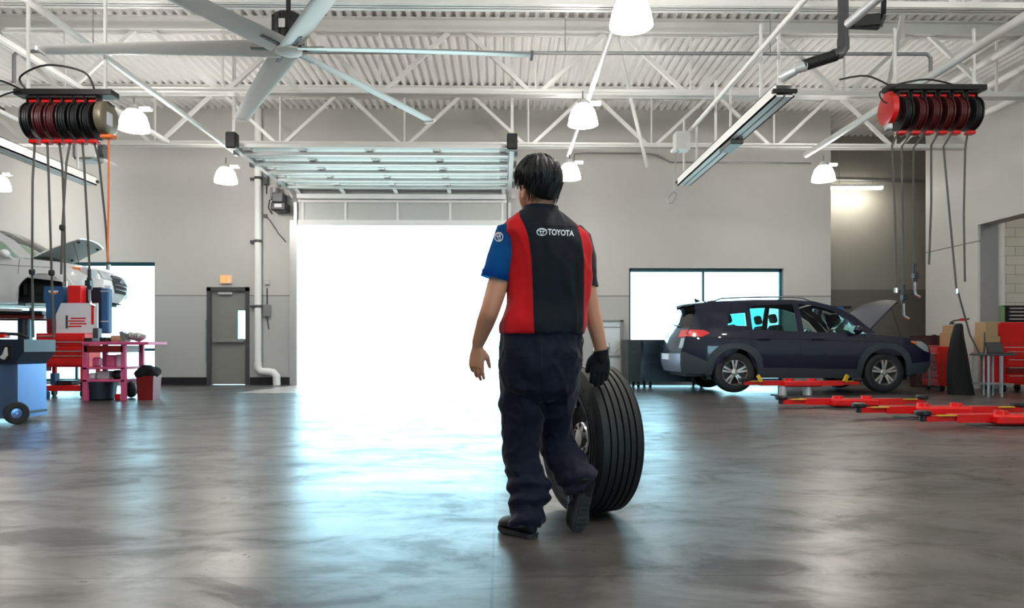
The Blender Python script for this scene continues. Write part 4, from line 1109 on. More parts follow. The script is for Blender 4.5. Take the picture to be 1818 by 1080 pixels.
    cb = MB(); cb.box(.55, 1.08, -.72, .72, .85, 1.06, .05).box(-2.0, .9, -.75, .75, .42, .5)
    cb.build('dashboard', M_cabin, T)
    for u, y in ((.0, -.38), (.0, .38), (-.85, -.4), (-.85, .05), (-.85, .45)):
        st = MB(); st.box(u - .25, u + .25, y - .24, y + .24, .5, .68, .05); st.M = Matrix.Translation((u - .28, y, .62)) @ Matrix.Rotation(-.25, 4, 'Y'); st.box(-.07, .07, -.23, .23, 0, .62, .04); st.box(-.045, .045, -.12, .12, .66, .83, .03); st.M = Matrix.Identity(4); st.build('car_seat', M_cabin, T)
    stw = MB(); stw.tube([V((.45, .38, .98)) + V((.08 * math.sin(q), .18 * math.cos(q), .17 * math.sin(q))) for q in [2 * PI * k / 20 for k in range(20)]], .014, 6, loop=True); stw.bar((.45, .38, .98), (.6, .38, .92), .05, .05); stw.build('steering_wheel', M_black, T)
    # hood, raised on its hinge
    a = math.radians(hood_deg); hinge = V((1.06, 0, 1.05))
    def hood_pt(s_, y, dz): # s_ forward along the hood
        drop = -.11 * s_ ** 2 - .04 * s_; lx, lz = s_, drop + .03 * (1 - (y / .8) ** 2) + dz
        return hinge + V((lx * math.cos(a) - lz * math.sin(a), y, lx * math.sin(a) + lz * math.cos(a)))
    for dz, nme, m_, L_ in ((0, 'hood', paint, .95), (-.03, 'hood_liner', M_hoodin, .92)):
        rings = []
        for i in range(11):
            s_ = L_ * i / 10; w_ = lerp(.78, .66, (i / 10) ** 2) * (.985 if dz else 1); rings.append([hood_pt(s_ - .10 * (y / .8) ** 2 * (i / 10), y, dz) for y in [lerp(-w_, w_, j / 14) for j in range(15)]])
        m = MB().loft(rings, closed=False, cap=False)
        if not dz:
            und = [[p - (hood_pt(.5, 0, .025) - hood_pt(.5, 0, 0)) for p in r] for r in rings]; m.loft(und, closed=False, cap=False)
            edge = [r[0] for r in rings] + rings[-1][1:-1] + [r[-1] for r in reversed(rings)] + rings[0][1:-1][::-1]
            e2 = [p - (hood_pt(.5, 0, .025) - hood_pt(.5, 0, 0)) for p in edge]; m.loft([edge, e2], closed=True, cap=False)
            ho = m.build(nme, m_, T, smooth=40)
        else: m.build(nme, m_, ho, smooth=40)
    for y in (-.5, 0, .5):
        for s_ in (.3, .8): MB().ell(hood_pt(s_, y, -.045), (.03, .03, .02), None, 8, 6).build('liner_clip', M_black, ho)
    MB().cyl((1.85, -.6, .9), hood_pt(.75, -.6, -.03), .006, 6).build('prop_rod', M_dark, T)
    # wheels
    if wheels:
        for u in (-WB, WB):
            for s in sides:
                c = V((u, s * .80, WR)); ax = V((0, s, 0))
                R = WR; ty = MB().lathe([(.225, -.1), (.25, -.108), (.31, -.112), (.345, -.10), (R - .004, -.08), (R, -.05), (R, -.035), (R - .008, -.033), (R - .008, -.025), (R, -.023), (R, .023), (R - .008, .025), (R - .008, .033), (R, .035), (R, .05), (R - .004, .08), (.345, .10), (.31, .112), (.25, .108), (.225, .1)], 48, c, ax)
                wh = ty.build('wheel', M_rubber, T)
                MB().lathe([(.23, .1), (.222, .1), (.212, .08), (.2, .02), (.19, -.09), (.23, -.1)], 40, c, ax).build('rim', M_alloy, wh)
                MB().lathe([(.2, .01), (.0, .01)], 30, c, ax).build('brake_disc', M_black, wh)
                spk = MB(); e1 = V((0, 0, 1)); e2 = ax.cross(e1)
                for k in range(5):
                    q = 2 * PI * k / 5; d1 = e1 * math.cos(q) + e2 * math.sin(q); d2 = -e1 * math.sin(q) + e2 * math.cos(q)
                    for o_ in (-1, 1):
                        spk.loft([[c + ax * z + d1 * r + d2 * (o_ * sp_ + w2 * t) for z, t in ((zf, -1), (zf, 1), (zf - .03, 1), (zf - .03, -1))] for r, sp_, w2, zf in ((.045, .012, .016, .082), (.12, .022, .018, .09), (.218, .038, .02, .088))])
                spk.lathe([(.06, .06), (.06, .088), (.045, .094), (.03, .094), (.03, .1), (0, .102)], 24, c, ax)
                spk.build('spokes', M_alloy, wh)
                ln = MB()
                for k in range(5):
                    q = 2 * PI * (k + .5) / 5; d1 = e1 * math.cos(q) + e2 * math.sin(q); ln.cyl(c + ax * .08 + d1 * .045, c + ax * .097 + d1 * .045, .009, 6)
                ln.build('lug_nuts', M_dgray, wh)
    return T
YC = 12.55 + .93
dark = car('car', 'dark navy sport utility car with raised hood beside the right window', 'car', (XY(1437, 12.6), YC, .03), M_navyp, M_clad, 50)
YWC = 13.33; WYAW = math.radians(12); WX = XY(75, 12.7) - 1.509
white = car('car', 'white car raised high on a lift at the left edge, hood open', 'car', (WX, YWC, 1.36), M_whitep, M_whitep, 36, wheels=False)
white.rotation_euler.z = WYAW

# ================================================================ in-ground lifts
def lift(label, X, Y, z, L, posts=(), pads=True, group=None, arm_m=None, rz=0, pad_m=None):
    T = thing('vehicle_lift', label, 'vehicle lift', (X, Y, 0), group, rz=rz)
    m = arm_m or M_red
    hb = MB(); hb.box(-.32, .32, -.14, .14, z - .01, z + .09, .02).cyl((-.2, 0, z + .05), (-.2, 0, z + .13), .07).cyl((.2, 0, z + .05), (.2, 0, z + .13), .07)
    hb.build('lift_yoke', m, T)
    for sx in (-1, 1):
        ang = .10 * sx
        a = MB(); p0 = V((sx * .2, -.05 * sx, z + .05)); d = V((sx * math.cos(ang), math.sin(ang), 0)); p1 = p0 + d * L * .62
        a.bar(p0, p1, .15, .085); ob = a.build('swing_arm', m, T)
        b = MB(); b.bar(p1 - d * .15, p0 + d * L, .11, .06); b.build('arm_extension', pad_m or m, ob)
        e = p0 + d * L; c = MB().lathe([(0, .03), (.07, .03), (.085, .045), (.085, .075), (.06, .085), (0, .085)], 20, e); c.cyl(e - V((0, 0, .03)), e + V((0, 0, .03)), .04)
        c.build('lift_pad', M_black, ob)
        MB().bar(e - d * .33 + V((0, -.06, .035)), e - d * .12 + V((0, -.06, .035)), .05, .012).build('arm_gear', M_yellow, ob)
    for px_ in posts: 
        MB().cyl((px_, 0, 0), (px_, 0, z), .075, 20).build('lift_piston', M_lgray, T)
    MB().box(-.45, .45, -.2, .2, .0, .012, .004).build('floor_plate', M_dgray, T)
    return T
gl_ = 'red lowered lift arms on the floor'
yl = 11.9
l1 = lift('red lift arms raised on two posts beneath the dark car', XY(1437, yl), yl + .35, .17, .82, (-.32, .12))
for sx in (-1, 1): MB().bar((sx * .72, -.1, .25), (sx * .78, -.08, .36), .04, .06).build('foldup_stop', M_yellow, l1)
p = G(1520, 726); lift('red lift arms lying on the floor in front of the dark car', p.x, 9.75, .04, .80, (), group=gl_)
p = G(1668, 752); lift('red lift arms on the floor, second row toward the camera', XY(1668, 8.35), 8.35, .05, .78, (), group=gl_)
lift('red lift arms on the floor nearest the camera, cut by the right edge', XY(1810, 7.45), 7.45, .04, .86, (), group=gl_)
T = thing('vehicle_lift', 'tall lift with red crossbeam holding up the white car', 'vehicle lift', (WX, YWC, 0), rz=WYAW)
cb = MB().box(-1.9, 1.25, -.62, -.5, 1.36, 1.43, .01).box(-1.9, 1.25, .5, .62, 1.36, 1.43, .01).box(-1.9, -1.75, -.5, .5, 1.37, 1.42).box(1.1, 1.25, -.5, .5, 1.37, 1.42); cb.build('crossbeam', M_redd, T)
for xx in (-1.4, .85):
    MB().cyl((xx, -.4, 0), (xx, -.4, 1.37), .10, 20).build('lift_piston', M_navy, T)
for yy in (-.56, .56):
    MB().box(-1.9, 1.25, yy - .12, yy + .12, 1.43, 1.50, .01).build('runway', M_black, T)
    MB().bar((-.9, yy - .16, 1.56), (.95, yy - .18, 1.50), .09, .05).build('ramp_arm', M_lgray, T)
# ================================================================ hose reels
def make_reel(label, loc, col, frame_m, hose, group, big=False, wrap=None, trim=None):
    """spring reel: two frame discs, wound hose, guide arm, and the hose hanging from it. axis along X"""
    T = thing('hose_reel', label, 'hose reel', loc, group)
    R = .215
    MB().lathe([(.05, -.052), (R, -.052), (R + .004, -.045), (R, -.036), (.05, -.036)], 36, (0, 0, 0), (1, 0, 0)).lathe([(.05, .052), (R, .052), (R + .004, .045), (R, .036), (.05, .036)], 36, (0, 0, 0), (1, 0, 0)).build('spool', frame_m, T)
    wd = MB()
    for x_ in (-.024, 0, .024):
        for r_ in (.188, .164): wd.tube([(x_, r_ * math.cos(q), r_ * math.sin(q)) for q in [2 * PI * k / 32 for k in range(32)]], .013, 6, loop=True)
    wd.build('wound_hose', wrap or col, T)
    MB().lathe([(0, -.064), (.1, -.064), (.11, -.053), (.11, .053), (.1, .064), (0, .064)], 20, (0, 0, 0), (1, 0, 0)).build('spring_case', M_black, T)
    ar = MB(); ar.bar((.06, 0, 0), (.06, 0, .265), .01, .12).bar((-.06, 0, 0), (-.06, 0, .265), .01, .12).box(-.064, .064, -.08, .08, .255, .283, .005)
    ar.build('mounting_arm', M_dark, T)
    g = MB().box(-.052, .052, -.05, .05, -.265, -.22, .01); g.build('hose_guide', trim or M_red, T); MB().box(-.05, .05, -.04, .04, .215, .25, .008).build('stop_bracket', trim or M_red, T)
    if hose:
        pts, end = hose
        h = MB(); h.tube(pts, .013, 8); ho = h.build('hanging_hose', M_hose if not big else M_orange, T)
        if end == 'ball': MB().lathe([(0, -.04), (.03, -.03), (.036, 0), (.03, .03), (0, .04)], 14, pts[-2] if len(pts) > 2 else pts[-1]).build('hose_stop', M_black, ho)
        if end == 'nozzle':
            e = V(pts[-1]); n = MB(); n.cyl(e, e - V((0, 0, .1)), .022, 10).cyl(e - V((0, 0, .1)), e - V((0, 0, .24)), .03, 10).box(e.x - .03, e.x + .03, e.y - .05, e.y + .03, e.z - .2, e.z - .13, .005)
            n.build('oil_gun', M_dark, ho)
            MB().tube([e - V((0, 0, .24)), e - V((0, 0, .36)), e + V((.015, 0, -.41)), e + V((.07, 0, -.44))], .016, 8).build('spout', M_chrome, ho)
        if end == 'clip': 
            e = V(pts[-1]); MB().cyl(e, e - V((0, 0, .06)), .026, 10).build('air_coupler', M_chrome, ho)
    return T
YL = 8.5; sl_ = F / YL
lx = [62, 84, 105, 125, 146, 167]
hz = ZY(216, YL)
ends_l = [(69, 640, 'ball'), (95, 600, 'ball'), (106, 500, 'clip'), (118, 490, 'ball'), (159, 480, 'nozzle'), (184, 470, 'clip')]
names = ['black', 'red', 'dark red', 'black', 'black', 'black']
ords = ['leftmost', 'second from the left', 'third from the left', 'fourth from the left', 'fifth from the left', 'sixth from the left']
M_reelred = mat('reel_dark_red', C(72, 14, 18), .4, var=.1)
for k, px in enumerate(lx):
    c = P(px, 216, YL); e = ends_l[k]
    top = V((0, 0, -.235)); bx_ = XY(e[0], YL) - c.x; bz = ZY(min(e[1], 600), YL) - c.z
    yo = .1 * (k % 3) - .1; pts = [top, V((bx_ * .25, yo * .6, bz * .28)), V((bx_ * .7, yo, bz * .7)), V((bx_, yo, bz))]
    make_reel('%s hose reel, %s in the left bank' % (names[k], ords[k]), c, M_dark, M_reelred if k in (1, 2) else M_black, (pts, e[2]), 'hose reels of the left bank', wrap=M_reelred if k in (1, 2) else M_black)
# cord reel with the orange cord
c = P(188, 211, YL)
T = thing('cord_reel', 'grey cord reel with hanging orange cord, right end of the left bank', 'cord reel', c)
MB().lathe([(0, -.06), (.17, -.06), (.2, -.04), (.205, 0), (.2, .04), (.17, .06), (0, .06)], 36, (0, 0, 0), (1, 0, 0)).build('reel_housing', mat('olive_housing', C(120, 112, 92), .4, .3, var=.1), T)
MB().box(-.06, .06, -.06, .1, .15, .186, .01).build('swivel_bracket', M_dark, T)
MB().box(.05, .075, -.1, .02, -.1, .06, .01).build('reel_label', M_paper, T)
MB().box(-.05, .11, -.05, .05, -.24, -.19, .012).build('cord_guide', M_orange, T)
MB().tube([(.03, 0, -.22), (.035, 0, -.5), (.03, 0, -1.0), (.02, 0, ZY(466, YL) - c.z)], .011, 8).build('cord', M_orange, T)
# bracket rails carrying each bank
def rail_bank(name, x0, x1, Y, z, label, extra=True):
    T = thing(name, label, 'reel bracket', ((x0 + x1) / 2, Y, z))
    MB().box(x0, x1, Y - .09, Y + .09, z, z + .07, .006).build('bracket_beam', M_dark, T, True)
    for xx in (x0 + .12, x1 - .12): MB().bar((xx, Y, z + .06), (xx, Y, ZB), .03, .03).build('drop_post', M_steelw, T, True)
    hs = MB()
    if extra: limb(hs, [(x0 + .1, Y, z + .08), (x0 + .06, Y - .05, z + .22), (x0 + .4, Y - .1, z + .34), (x0 + .8, Y - .05, z + .28), (x1 - .25, Y, z + .1)], [.012] * 5, 6)
    else: limb(hs, [(x0 + .1, Y, z + .08), (x0 + .5, Y - .05, z + .14), (x0 + .9, Y, z + .09)], [.012] * 3, 6)
    if 1: limb(hs, [(x0 - .6, Y, z + .15), (x0 - .25, Y, z + .2), (x0 + .05, Y, z + .08)], [.012] * 3, 6)
    limb(hs, [(x0 + .1, Y - .12, z + .04), (x0 - .14, Y - .14, z - .06), (x0 - .12, Y - .14, z - .16), (x0 - .06, Y - .14, z - .2)], [.01] * 4, 6)
    hs.build('supply_hoses', M_black, T, True)
    return T
rail_bank('reel_bracket', XY(32, YL), XY(205, YL), YL, P(130, 216, YL).z + .29, 'black steel bracket carrying the left bank of hose reels')
YR = 9.1
rx = [1600, 1624, 1648, 1672, 1696, 1722]
zr = ZY(203, YR)
ends_r = [(1583, 512, 'clip'), (1604, 505, 'nozzle'), (1632, 465, 'nozzle'), (1641, 470, 'none'), (1698, 512, 'clip'), (1722, 498, 'none')]
starts = [1580, 1601, 1626, 1649, 1675, 1718]
for k, px in enumerate(rx):
    c = P(px, 203, YR); e = ends_r[k]; bx_ = XY(e[0], YR) - c.x; bz = ZY(e[1], YR) - c.z; sx_ = XY(starts[k], YR) - c.x
    yo = .1 * (k % 3) - .1; pts = [V((max(-.04, min(.04, sx_)), 0, -.235)), V((sx_, yo * .5, -.42)), V((lerp(sx_, bx_, .5), yo, bz * .6)), V((bx_, yo, bz))]
    make_reel('%s hose reel, %s in the right bank' % ('black' if k in (0, 5) else 'dark red', ords[k]), c, M_dark, M_black if k in (0, 5) else M_reelred, (pts, e[2]), 'hose reels of the right bank', wrap=M_black if k in (0, 5) else M_reelred, trim=M_red)
rail_bank('reel_bracket', XY(1572, YR), XY(1745, YR), YR, P(1722, 203, YR).z + .29, 'black steel bracket carrying the right bank of hose reels', False)
c = P(1577, 195, YR)
T = thing('cord_reel', 'bright red cord reel at the left end of the right bank', 'cord reel', c)
MB().lathe([(0, -.05), (.16, -.05), (.2, -.035), (.2, .035), (.16, .05), (0, .05)], 32, (0, 0, 0), (1, 0, 0)).build('reel_housing', M_red, T)
MB().box(-.04, .04, -.06, .06, .15, .22, .01).build('swivel_bracket', M_red, T)
MB().box(-.035, .035, -.05, .05, -.26, -.18, .01).build('cord_guide', M_lgray, T)

# ================================================================ exhaust extraction rails
def ex_rail(X, ya, yb, z, label):
    T = thing('exhaust_rail', label, 'exhaust rail', (X, yb, z))
    m = MB()
    m.box(X - .12, X - .10, ya, yb, z - .02, z + .13).box(X + .10, X + .12, ya, yb, z - .02, z + .13).box(X - .12, X + .12, ya, yb, z + .12, z + .13).box(X - .12, X - .015, ya, yb, z - .02, z).box(X + .015, X + .12, ya, yb, z - .02, z)
    m.build('rail_channel', M_white, T, True)
    MB().box(X - .013, X + .013, ya + .04, yb - .04, z - .012, z + .004).build('rubber_lip', M_black, T, True)
    for yy in (ya, yb): MB().box(X - .15, X + .15, yy - .03, yy + .03, z + .02, z + .07, .006).build('end_plate', M_dark, T, True)
    yy = lerp(ya, yb, .42); MB().box(X - .1, X + .1, yy - .25, yy + .25, z - .09, z - .02, .01).build('hose_trolley', M_dgray, T, True)
    for t in (.1, .5, .9):
        y_ = lerp(ya, yb, t); MB().bar((X - .115, y_, z + .13), (X - .115, y_, ZB), .03, .03).bar((X + .115, y_, z + .13), (X + .115, y_, ZB), .03, .03).build('rail_hanger', M_steelw, T, True)
    return T
ZX = CZ + 3.06
ex_rail(3.44, 8.55, 13.3, ZX, 'aluminium exhaust rail hanging right of the man\'s head')
ex_rail(-7.45, 7.2, 13.0, ZX - .1, 'aluminium exhaust rail hanging below the left hose reels')
T = thing('blower_box', 'small grey fan unit at the far end of the left exhaust rail', 'blower', (-7.35, 12.72, ZX + .24))
MB().box(-.15, .2, -.2, .2, 0, .35, .03).build('blower_body', M_gray, T); MB().cyl((.2, 0, .18), (.34, 0, .18), .12, 20).build('motor_can', M_dgray, T); MB().box(-.05, .3, -.26, -.2, .02, .36).build('side_plate', M_white, T)
# duct feeding the right rail
YD = 8.3
a0 = P(1497, 0, YD); a0.z = TOP - .02
pv = P(1497, 98, YD); ph = P(1425, 117, YD); pe = V((3.44, 8.6, ZX + .24))
T = thing('exhaust_duct', 'grey duct dropping from the roof to the right exhaust rail', 'duct', (pv.x, YD, pv.z))
MB().tube([a0, pv + V((0, 0, .15))], .06, 20).build('vertical_duct', M_dgray, T, True)
MB().tube([pv + V((0, 0, .2)), pv + V((0, 0, .08)), pv + V((-.04, 0, .02)), pv + V((-.12, 0, 0))], .068, 16).build('duct_elbow', M_dgray, T, True)
fx = MB(); pts = [pv + V((-.08, 0, 0)), ph]; n = 34; path = [pts[0].lerp(pts[1], i / n) for i in range(n + 1)]
fx.tube(path, [.063 + .006 * (i % 2) for i in range(n + 1)], 16); fx.build('flexible_hose', M_black, T, True)
MB().tube([ph + V((.03, 0, 0)), ph + V((-.06, 0, -.02)), lerp(ph, pe, .3), pe], [.066, .066, .07, .07], 16).build('angled_duct', M_lgray, T, True)
# second rail end near the top right
T = thing('exhaust_rail', 'white rail end with black frame at the top right, beside the vertical duct', 'exhaust rail', P(1530, 30, 7.6))
MB().cyl(P(1506, 42, 7.75), P(1600, -38, 6.9), .05, 14).build('rail_tube', M_lgray, T, True)
fr = MB(); q = [P(1508, 46, 7.75), P(1560, 48, 7.75), P(1568, 26, 7.7), P(1570, -20, 7.6)]
for a, b in zip(q, q[1:]): fr.bar(a, b, .05, .05)
fr.bar(P(1516, 38, 7.7), P(1562, 34, 7.7), .04, .12); fr.build('end_frame', M_dark, T, True)
# hanging hook with cord loop
T = thing('pull_cord', 'hanging grey cord with a loop left of the right exhaust rail', 'cord', P(1196, 355, 12))
MB().tube([P(1210, 262, 12), P(1202, 272, 12), P(1199, 290, 12), P(1196, 338, 12)], .012, 6).tube([P(1196, 338, 12), P(1201, 345, 12), P(1194, 360, 12), P(1186, 361, 12), P(1184, 352, 12), P(1190, 346, 12), P(1196, 342, 12)], .016, 6).build('cord_loop', M_gray, T, True)
MB().box(-.12, .12, -.12, .12, 0, .3).build('cord_anchor', M_lgray, T).location = P(1210, 268, 12) - T.location

# ================================================================ back wall fittings
T = thing('exit_sign', 'illuminated EXIT sign with red orange letters above the grey door', 'exit sign', P(403, 505, YW))
z0, z1 = ZY(505, YW), ZY(490, YW); xa, xb = XY(392, YW), XY(413, YW)
MB().box(xa, xb, YW - .06, YW - .005, z0, z1, .008).build('sign_box', mat('sign_face', C(236, 208, 176), .5, var=.02), T, True)
M_exit = mat('exit_letters', C(235, 90, 30), .5, var=0, emit=(1, .22, .03, 1), estr=1.2)
lw = (xb - xa - .04) / 4; m = MB(); t = .012; yy0, yy1 = YW - .066, YW - .06; zb, zt = z0 + .025, z1 - .025
def bxl(x0, x1, a, b): m.box(x0, x1, yy0, yy1, a, b)
x = xa + .02 + .006; ww = lw - .014
bxl(x, x + t, zb, zt); [bxl(x, x + ww, a, a + t) for a in (zb, (zb + zt) / 2 - t / 2, zt - t)]
x += lw; m.bar((x, (yy0 + yy1) / 2, zb), (x + ww, (yy0 + yy1) / 2, zt), .006, t, (0, 0, 1)); m.bar((x + ww, (yy0 + yy1) / 2, zb), (x, (yy0 + yy1) / 2, zt), .006, t, (0, 0, 1))
x += lw; bxl(x + ww / 2 - t / 2, x + ww / 2 + t / 2, zb, zt)
x += lw; bxl(x, x + ww, zt - t, zt); bxl(x + ww / 2 - t / 2, x + ww / 2 + t / 2, zb, zt)
m.build('exit_letters', M_exit, T, True)
T = thing('downspout', 'white vertical drain pipe with elbow left of the overhead door', 'pipe', P(459, 660, YW - .15))
yd = YW - .14; dx = XY(458, yd)
MB().tube([(dx, yd, TOP - .05), (dx, yd, .45)], .075, 16).build('pipe_run', M_white, T, True)
MB().tube([(dx, yd, .5), (dx, yd, .40), (dx + .06, yd, .31), (dx + .2, yd, .30), (dx + .34, yd, .28), (dx + .41, yd, .2), (dx + .42, yd, .0)], .085, 16).build('pipe_elbow', M_white, T, True)
for zz in (1.75, 3.2, 4.6): MB().lathe([(.076, -.03), (.083, -.03), (.083, .03), (.076, .03)], 16, (dx, yd, zz)).box(dx - .2, dx + .05, yd + .06, yd + .12, zz - .03, zz + .03).build('pipe_clamp', M_dgray, T, True)
ym = YW - .22; c = P(495, 360, ym)
T = thing('door_opener', 'dark grey electric door opener mounted beside the overhead door track', 'motor', c)
MB().box(-.1, .14, -.16, .17, -.02, .2, .02).build('motor_housing', M_dgray, T); MB().cyl((-.08, 0, .1), (-.08, 0, .32), .1, 20).build('motor_can', M_gray, T); MB().box(-.12, .2, -.18, .18, -.2, -.02, .02).build('control_box', M_black, T); MB().box(-.04, .12, -.19, -.17, -.14, -.06).build('motor_label', M_paper, T)
MB().tube([(-.1, 0, .1), (-.22, .05, .06), (-.26, .1, -.1), (-.2, .15, -.22)], .012, 6).build('motor_cable', M_dark, T)
def wallbox(name, px, py, w_, h_, d_, m, lab, cat, cable=None):
    c = P(px, py, YW); T = thing(name, lab, cat, (c.x, YW, c.z)); MB().box(-w_ / 2, w_ / 2, -d_, -.003, -h_ / 2, h_ / 2, .008).build('box_cover', m, T)
    if cable: MB().tube([V((P(a, b, YW).x - c.x, -.03, P(a, b, YW).z - c.z)) for a, b in cable], .012, 6).build('cable', M_dark, T)
    return T
wallbox('control_switch', 475, 552, .16, .26, .1, M_gray, 'grey door control switch box with cord below the opener', 'switch box', [(475, 512), (475, 540), (475, 565), (478, 585)])
wallbox('outlet_box', 475, 502, .1, .1, .06, M_lgray, 'small light grey junction box above the door control switch', 'junction box')
wallbox('junction_box', 472, 384, .08, .08, .06, M_dgray, 'small dark junction box below the door opener', 'junction box', [(472, 384), (480, 392), (495, 415), (508, 430)])
wallbox('speaker_horn', 474, 322, .12, .2, .14, M_dgray, 'dark bracket box above the door opener', 'bracket box', [(474, 322), (474, 345)])
solo(MB().tube([P(1018, 290, YW - .05), P(1020, 274, YW - .05), P(1036, 272, YW - .05), P(1150, 273, YW - .05), P(1166, 276, YW - .05), P(1190, 288, YW - .05), P(1440, 290, YW - .05)], .018, 8), 'wall_mounted_conduit', M_gray, 'thin grey conduit running along the wall right of the man\'s head', 'conduit')
solo(MB().tube([P(1480, 319, 17.85), P(1655, 322, 17.85)], .03, 8), 'recess_conduit', M_gray, 'grey conduit along the back of the recessed bay above the tube light', 'conduit')
ylt = 17.4
T = thing('tube_light', 'glowing horizontal tube light in the recessed bay', 'lamp', P(1520, 333, ylt))
MB().box(XY(1474, ylt), XY(1566, ylt), ylt - .06, ylt + .06, ZY(334, ylt), ZY(330, ylt), .01).build('light_tube', M_tubelamp, T, True); MB().box(XY(1474, ylt), XY(1566, ylt), ylt - .08, ylt + .08, ZY(330, ylt), ZY(327, ylt)).build('light_housing', M_white, T, True)
for px in (1490, 1550): MB().cyl(P(px, 327, ylt), V((XY(px, ylt), ylt, TOP)), .008, 6).build('hanger_wire', M_gray, T, True)
dup(T, (11.9, 11.9, 4.4), 'added unseen tube light brightening the room beyond the right doorway')  # unseen copy added to brighten the block wall
# grey steel cabinet behind the tyre
yc = YW - .02
T = thing('wall_cabinet', 'grey steel cabinet door on the wall between the man and dark bins', 'cabinet', (XY(1085, yc), yc, 0))
xa, xb, zt = XY(1052, yc), XY(1105, yc), ZY(569, yc)
MB().box(xa, xb, yc - .12, yc, .02, zt).build('cabinet_body', M_lgray, T, True)
fr = MB().box(xb - .07, xb, yc - .15, yc - .12, .0, zt).box(xa, xb, yc - .15, yc - .12, zt - .035, zt).box(xa, xb, yc - .14, yc - .12, zt - .16, zt - .145).box(xa, xb, yc - .14, yc - .12, .62, .66); fr.build('cabinet_frame', M_doorgray, T, True)
MB().tube([(xb - .32, yc - .14, .95), (xb - .3, yc - .14, .72), (xb - .2, yc - .14, .70), (xb - .12, yc - .14, .8)], .008, 6).build('cable', M_gray, T, True)
MB().box(xb - .055, xb - .015, yc - .18, yc - .15, .8, .92, .008).build('cabinet_handle', M_dark, T, True)
# dark bins
def bin_(px0, px1, Y, d, zt, m, lab, casters=True):
    x0, x1 = XY(px0, Y), XY(px1, Y); T = thing('parts_bin', lab, 'bin', ((x0 + x1) / 2, Y + d / 2, 0)); w_ = x1 - x0
    b = MB(); z0 = .12
    b.loft([[(a * w_ / 2 * k, c_ * d / 2 * k, z) for a, c_ in ((-1, -1), (1, -1), (1, 1), (-1, 1))] for k, z in ((.93, z0), (1, zt - .06), (1.02, zt - .06), (1.02, zt))]); b.build('bin_body', m, T)
    r = MB()
    for k in range(3): r.box(-w_ / 2 * .96, w_ / 2 * .96, -d / 2 - .012, -d / 2 + .0, zt * (.3 + .2 * k), zt * (.3 + .2 * k) + .02)
    r.box(-w_ / 2 * .5, w_ / 2 * .5, -d / 2 - .03, -d / 2, zt - .16, zt - .12); r.build('bin_ribs', m, T)
    if casters:
        for sx in (-1, 1):
            for sy in (-1, 1): MB().cyl((sx * w_ * .38 - .02, sy * d * .36, .06), (sx * w_ * .38 + .02, sy * d * .36, .06), .06, 16).box(sx * w_ * .38 - .03, sx * w_ * .38 + .03, sy * d * .36 - .03, sy * d * .36 + .03, .06, .125).build('caster', M_dark, T)
    return T
bin_(1142, 1262, 14.7, .85, 1.0, M_teal, 'large dark teal bin on casters behind the dark car')
bin_(1115, 1138, 14.75, .8, 1.0, M_black, 'narrow black bin between the steel cabinet and the large teal bin')

# ================================================================ left work area
def drawer_chest(T, x0, x1, y0, y1, zs, pulls, m, z_lo, z_hi):
    MB().box(x0, x1, y0 + .02, y1, z_lo, z_hi, .008).build('chest_body', m, T)
    for (a, b), (f0, f1) in zip(zs, pulls):
        d = MB().box(x0 + .02, x1 - .02, y0, y0 + .03, a, b, .004).build('drawer', m, T)
        MB().box(lerp(x0, x1, f0), lerp(x0, x1, f1), y0 - .018, y0, b - .02, b - .004, .003).build('drawer_pull', M_chrome, d)
yt = 12.0; s_ = yt / F
xa, xb = XY(62, yt), XY(149, yt)
T = thing('tool_chest', 'bright red rolling tool chest with drawers left of the pink workbench', 'tool chest', ((xa + xb) / 2, yt, 0)); hwid = (xb - xa) / 2
zz = lambda py: ZY(py, yt)
drawer_chest(T, -hwid, hwid, 0, .5, [(zz(605.5), zz(596)), (zz(614), zz(606.5)), (zz(621.5), zz(615)), (zz(630), zz(622.5)), (zz(648), zz(631))], [(.05, .42), (.04, .96), (.04, .5), (.04, .96), (.04, .96)], M_red, zz(652), zz(592))
lg = MB()
for sx in (-1, 1):
    for yy in (.0, .45): lg.box(sx * hwid - (.06 if sx > 0 else 0), sx * hwid + (0 if sx > 0 else .06), yy, yy + .05, .12, zz(652))
lg.box(-hwid, hwid, 0, .5, zz(694), zz(684), .005); lg.build('cart_frame', M_red, T)
MB().box(-hwid - .14, -hwid, .05, .45, zz(660), zz(652), .008).build('side_tray', M_redd, T)
for sx in (-1, 1):
    for yy in (.08, .42): MB().cyl((sx * hwid * .85 - .02, yy, .06), (sx * hwid * .85 + .02, yy, .06), .06, 16).build('caster', M_dark, T)
def put(name, mb, m, lab, cat, grp=None): return solo(mb, name, m, lab, cat, grp)
def pbox(px0, px1, py0, py1, Y, d, bev=.01): return MB().box(XY(px0, Y), XY(px1, Y), Y, Y + d, ZY(py1, Y), ZY(py0, Y), bev)
# items on the chest's shelf and under it
b = pbox(66, 76, 668, 683, yt + .1, .12); put('spray_can', MB().lathe([(.035, 0), (.038, .01), (.038, .13), (.03, .15), (.015, .155), (.015, .175), (0, .175)], 16, (XY(70, 12.15), 12.15, zz(684) + .002)), M_pink, 'pink can standing on the lower shelf of the red tool chest', 'can')
put('rag_box', MB().box(XY(92, 12.2), XY(100, 12.2), 12.15, 12.3, zz(684) + .002, zz(663), .006), M_blue, 'light blue box on the lower shelf of the red tool chest', 'box')
put('socket_case', MB().box(XY(105, 12.2), XY(132, 12.2), 12.12, 12.4, zz(684) + .002, zz(676), .01), M_black, 'black flat case on the lower shelf of the red tool chest', 'case')
put('blue_bottle', MB().lathe([(.045, 0), (.05, .02), (.05, .1), (.02, .13), (.02, .16), (0, .16)], 16, (XY(91, 11.95), 11.95 - .12, 0)), M_blue, 'small blue bottle on the floor in front of the red tool chest', 'bottle')
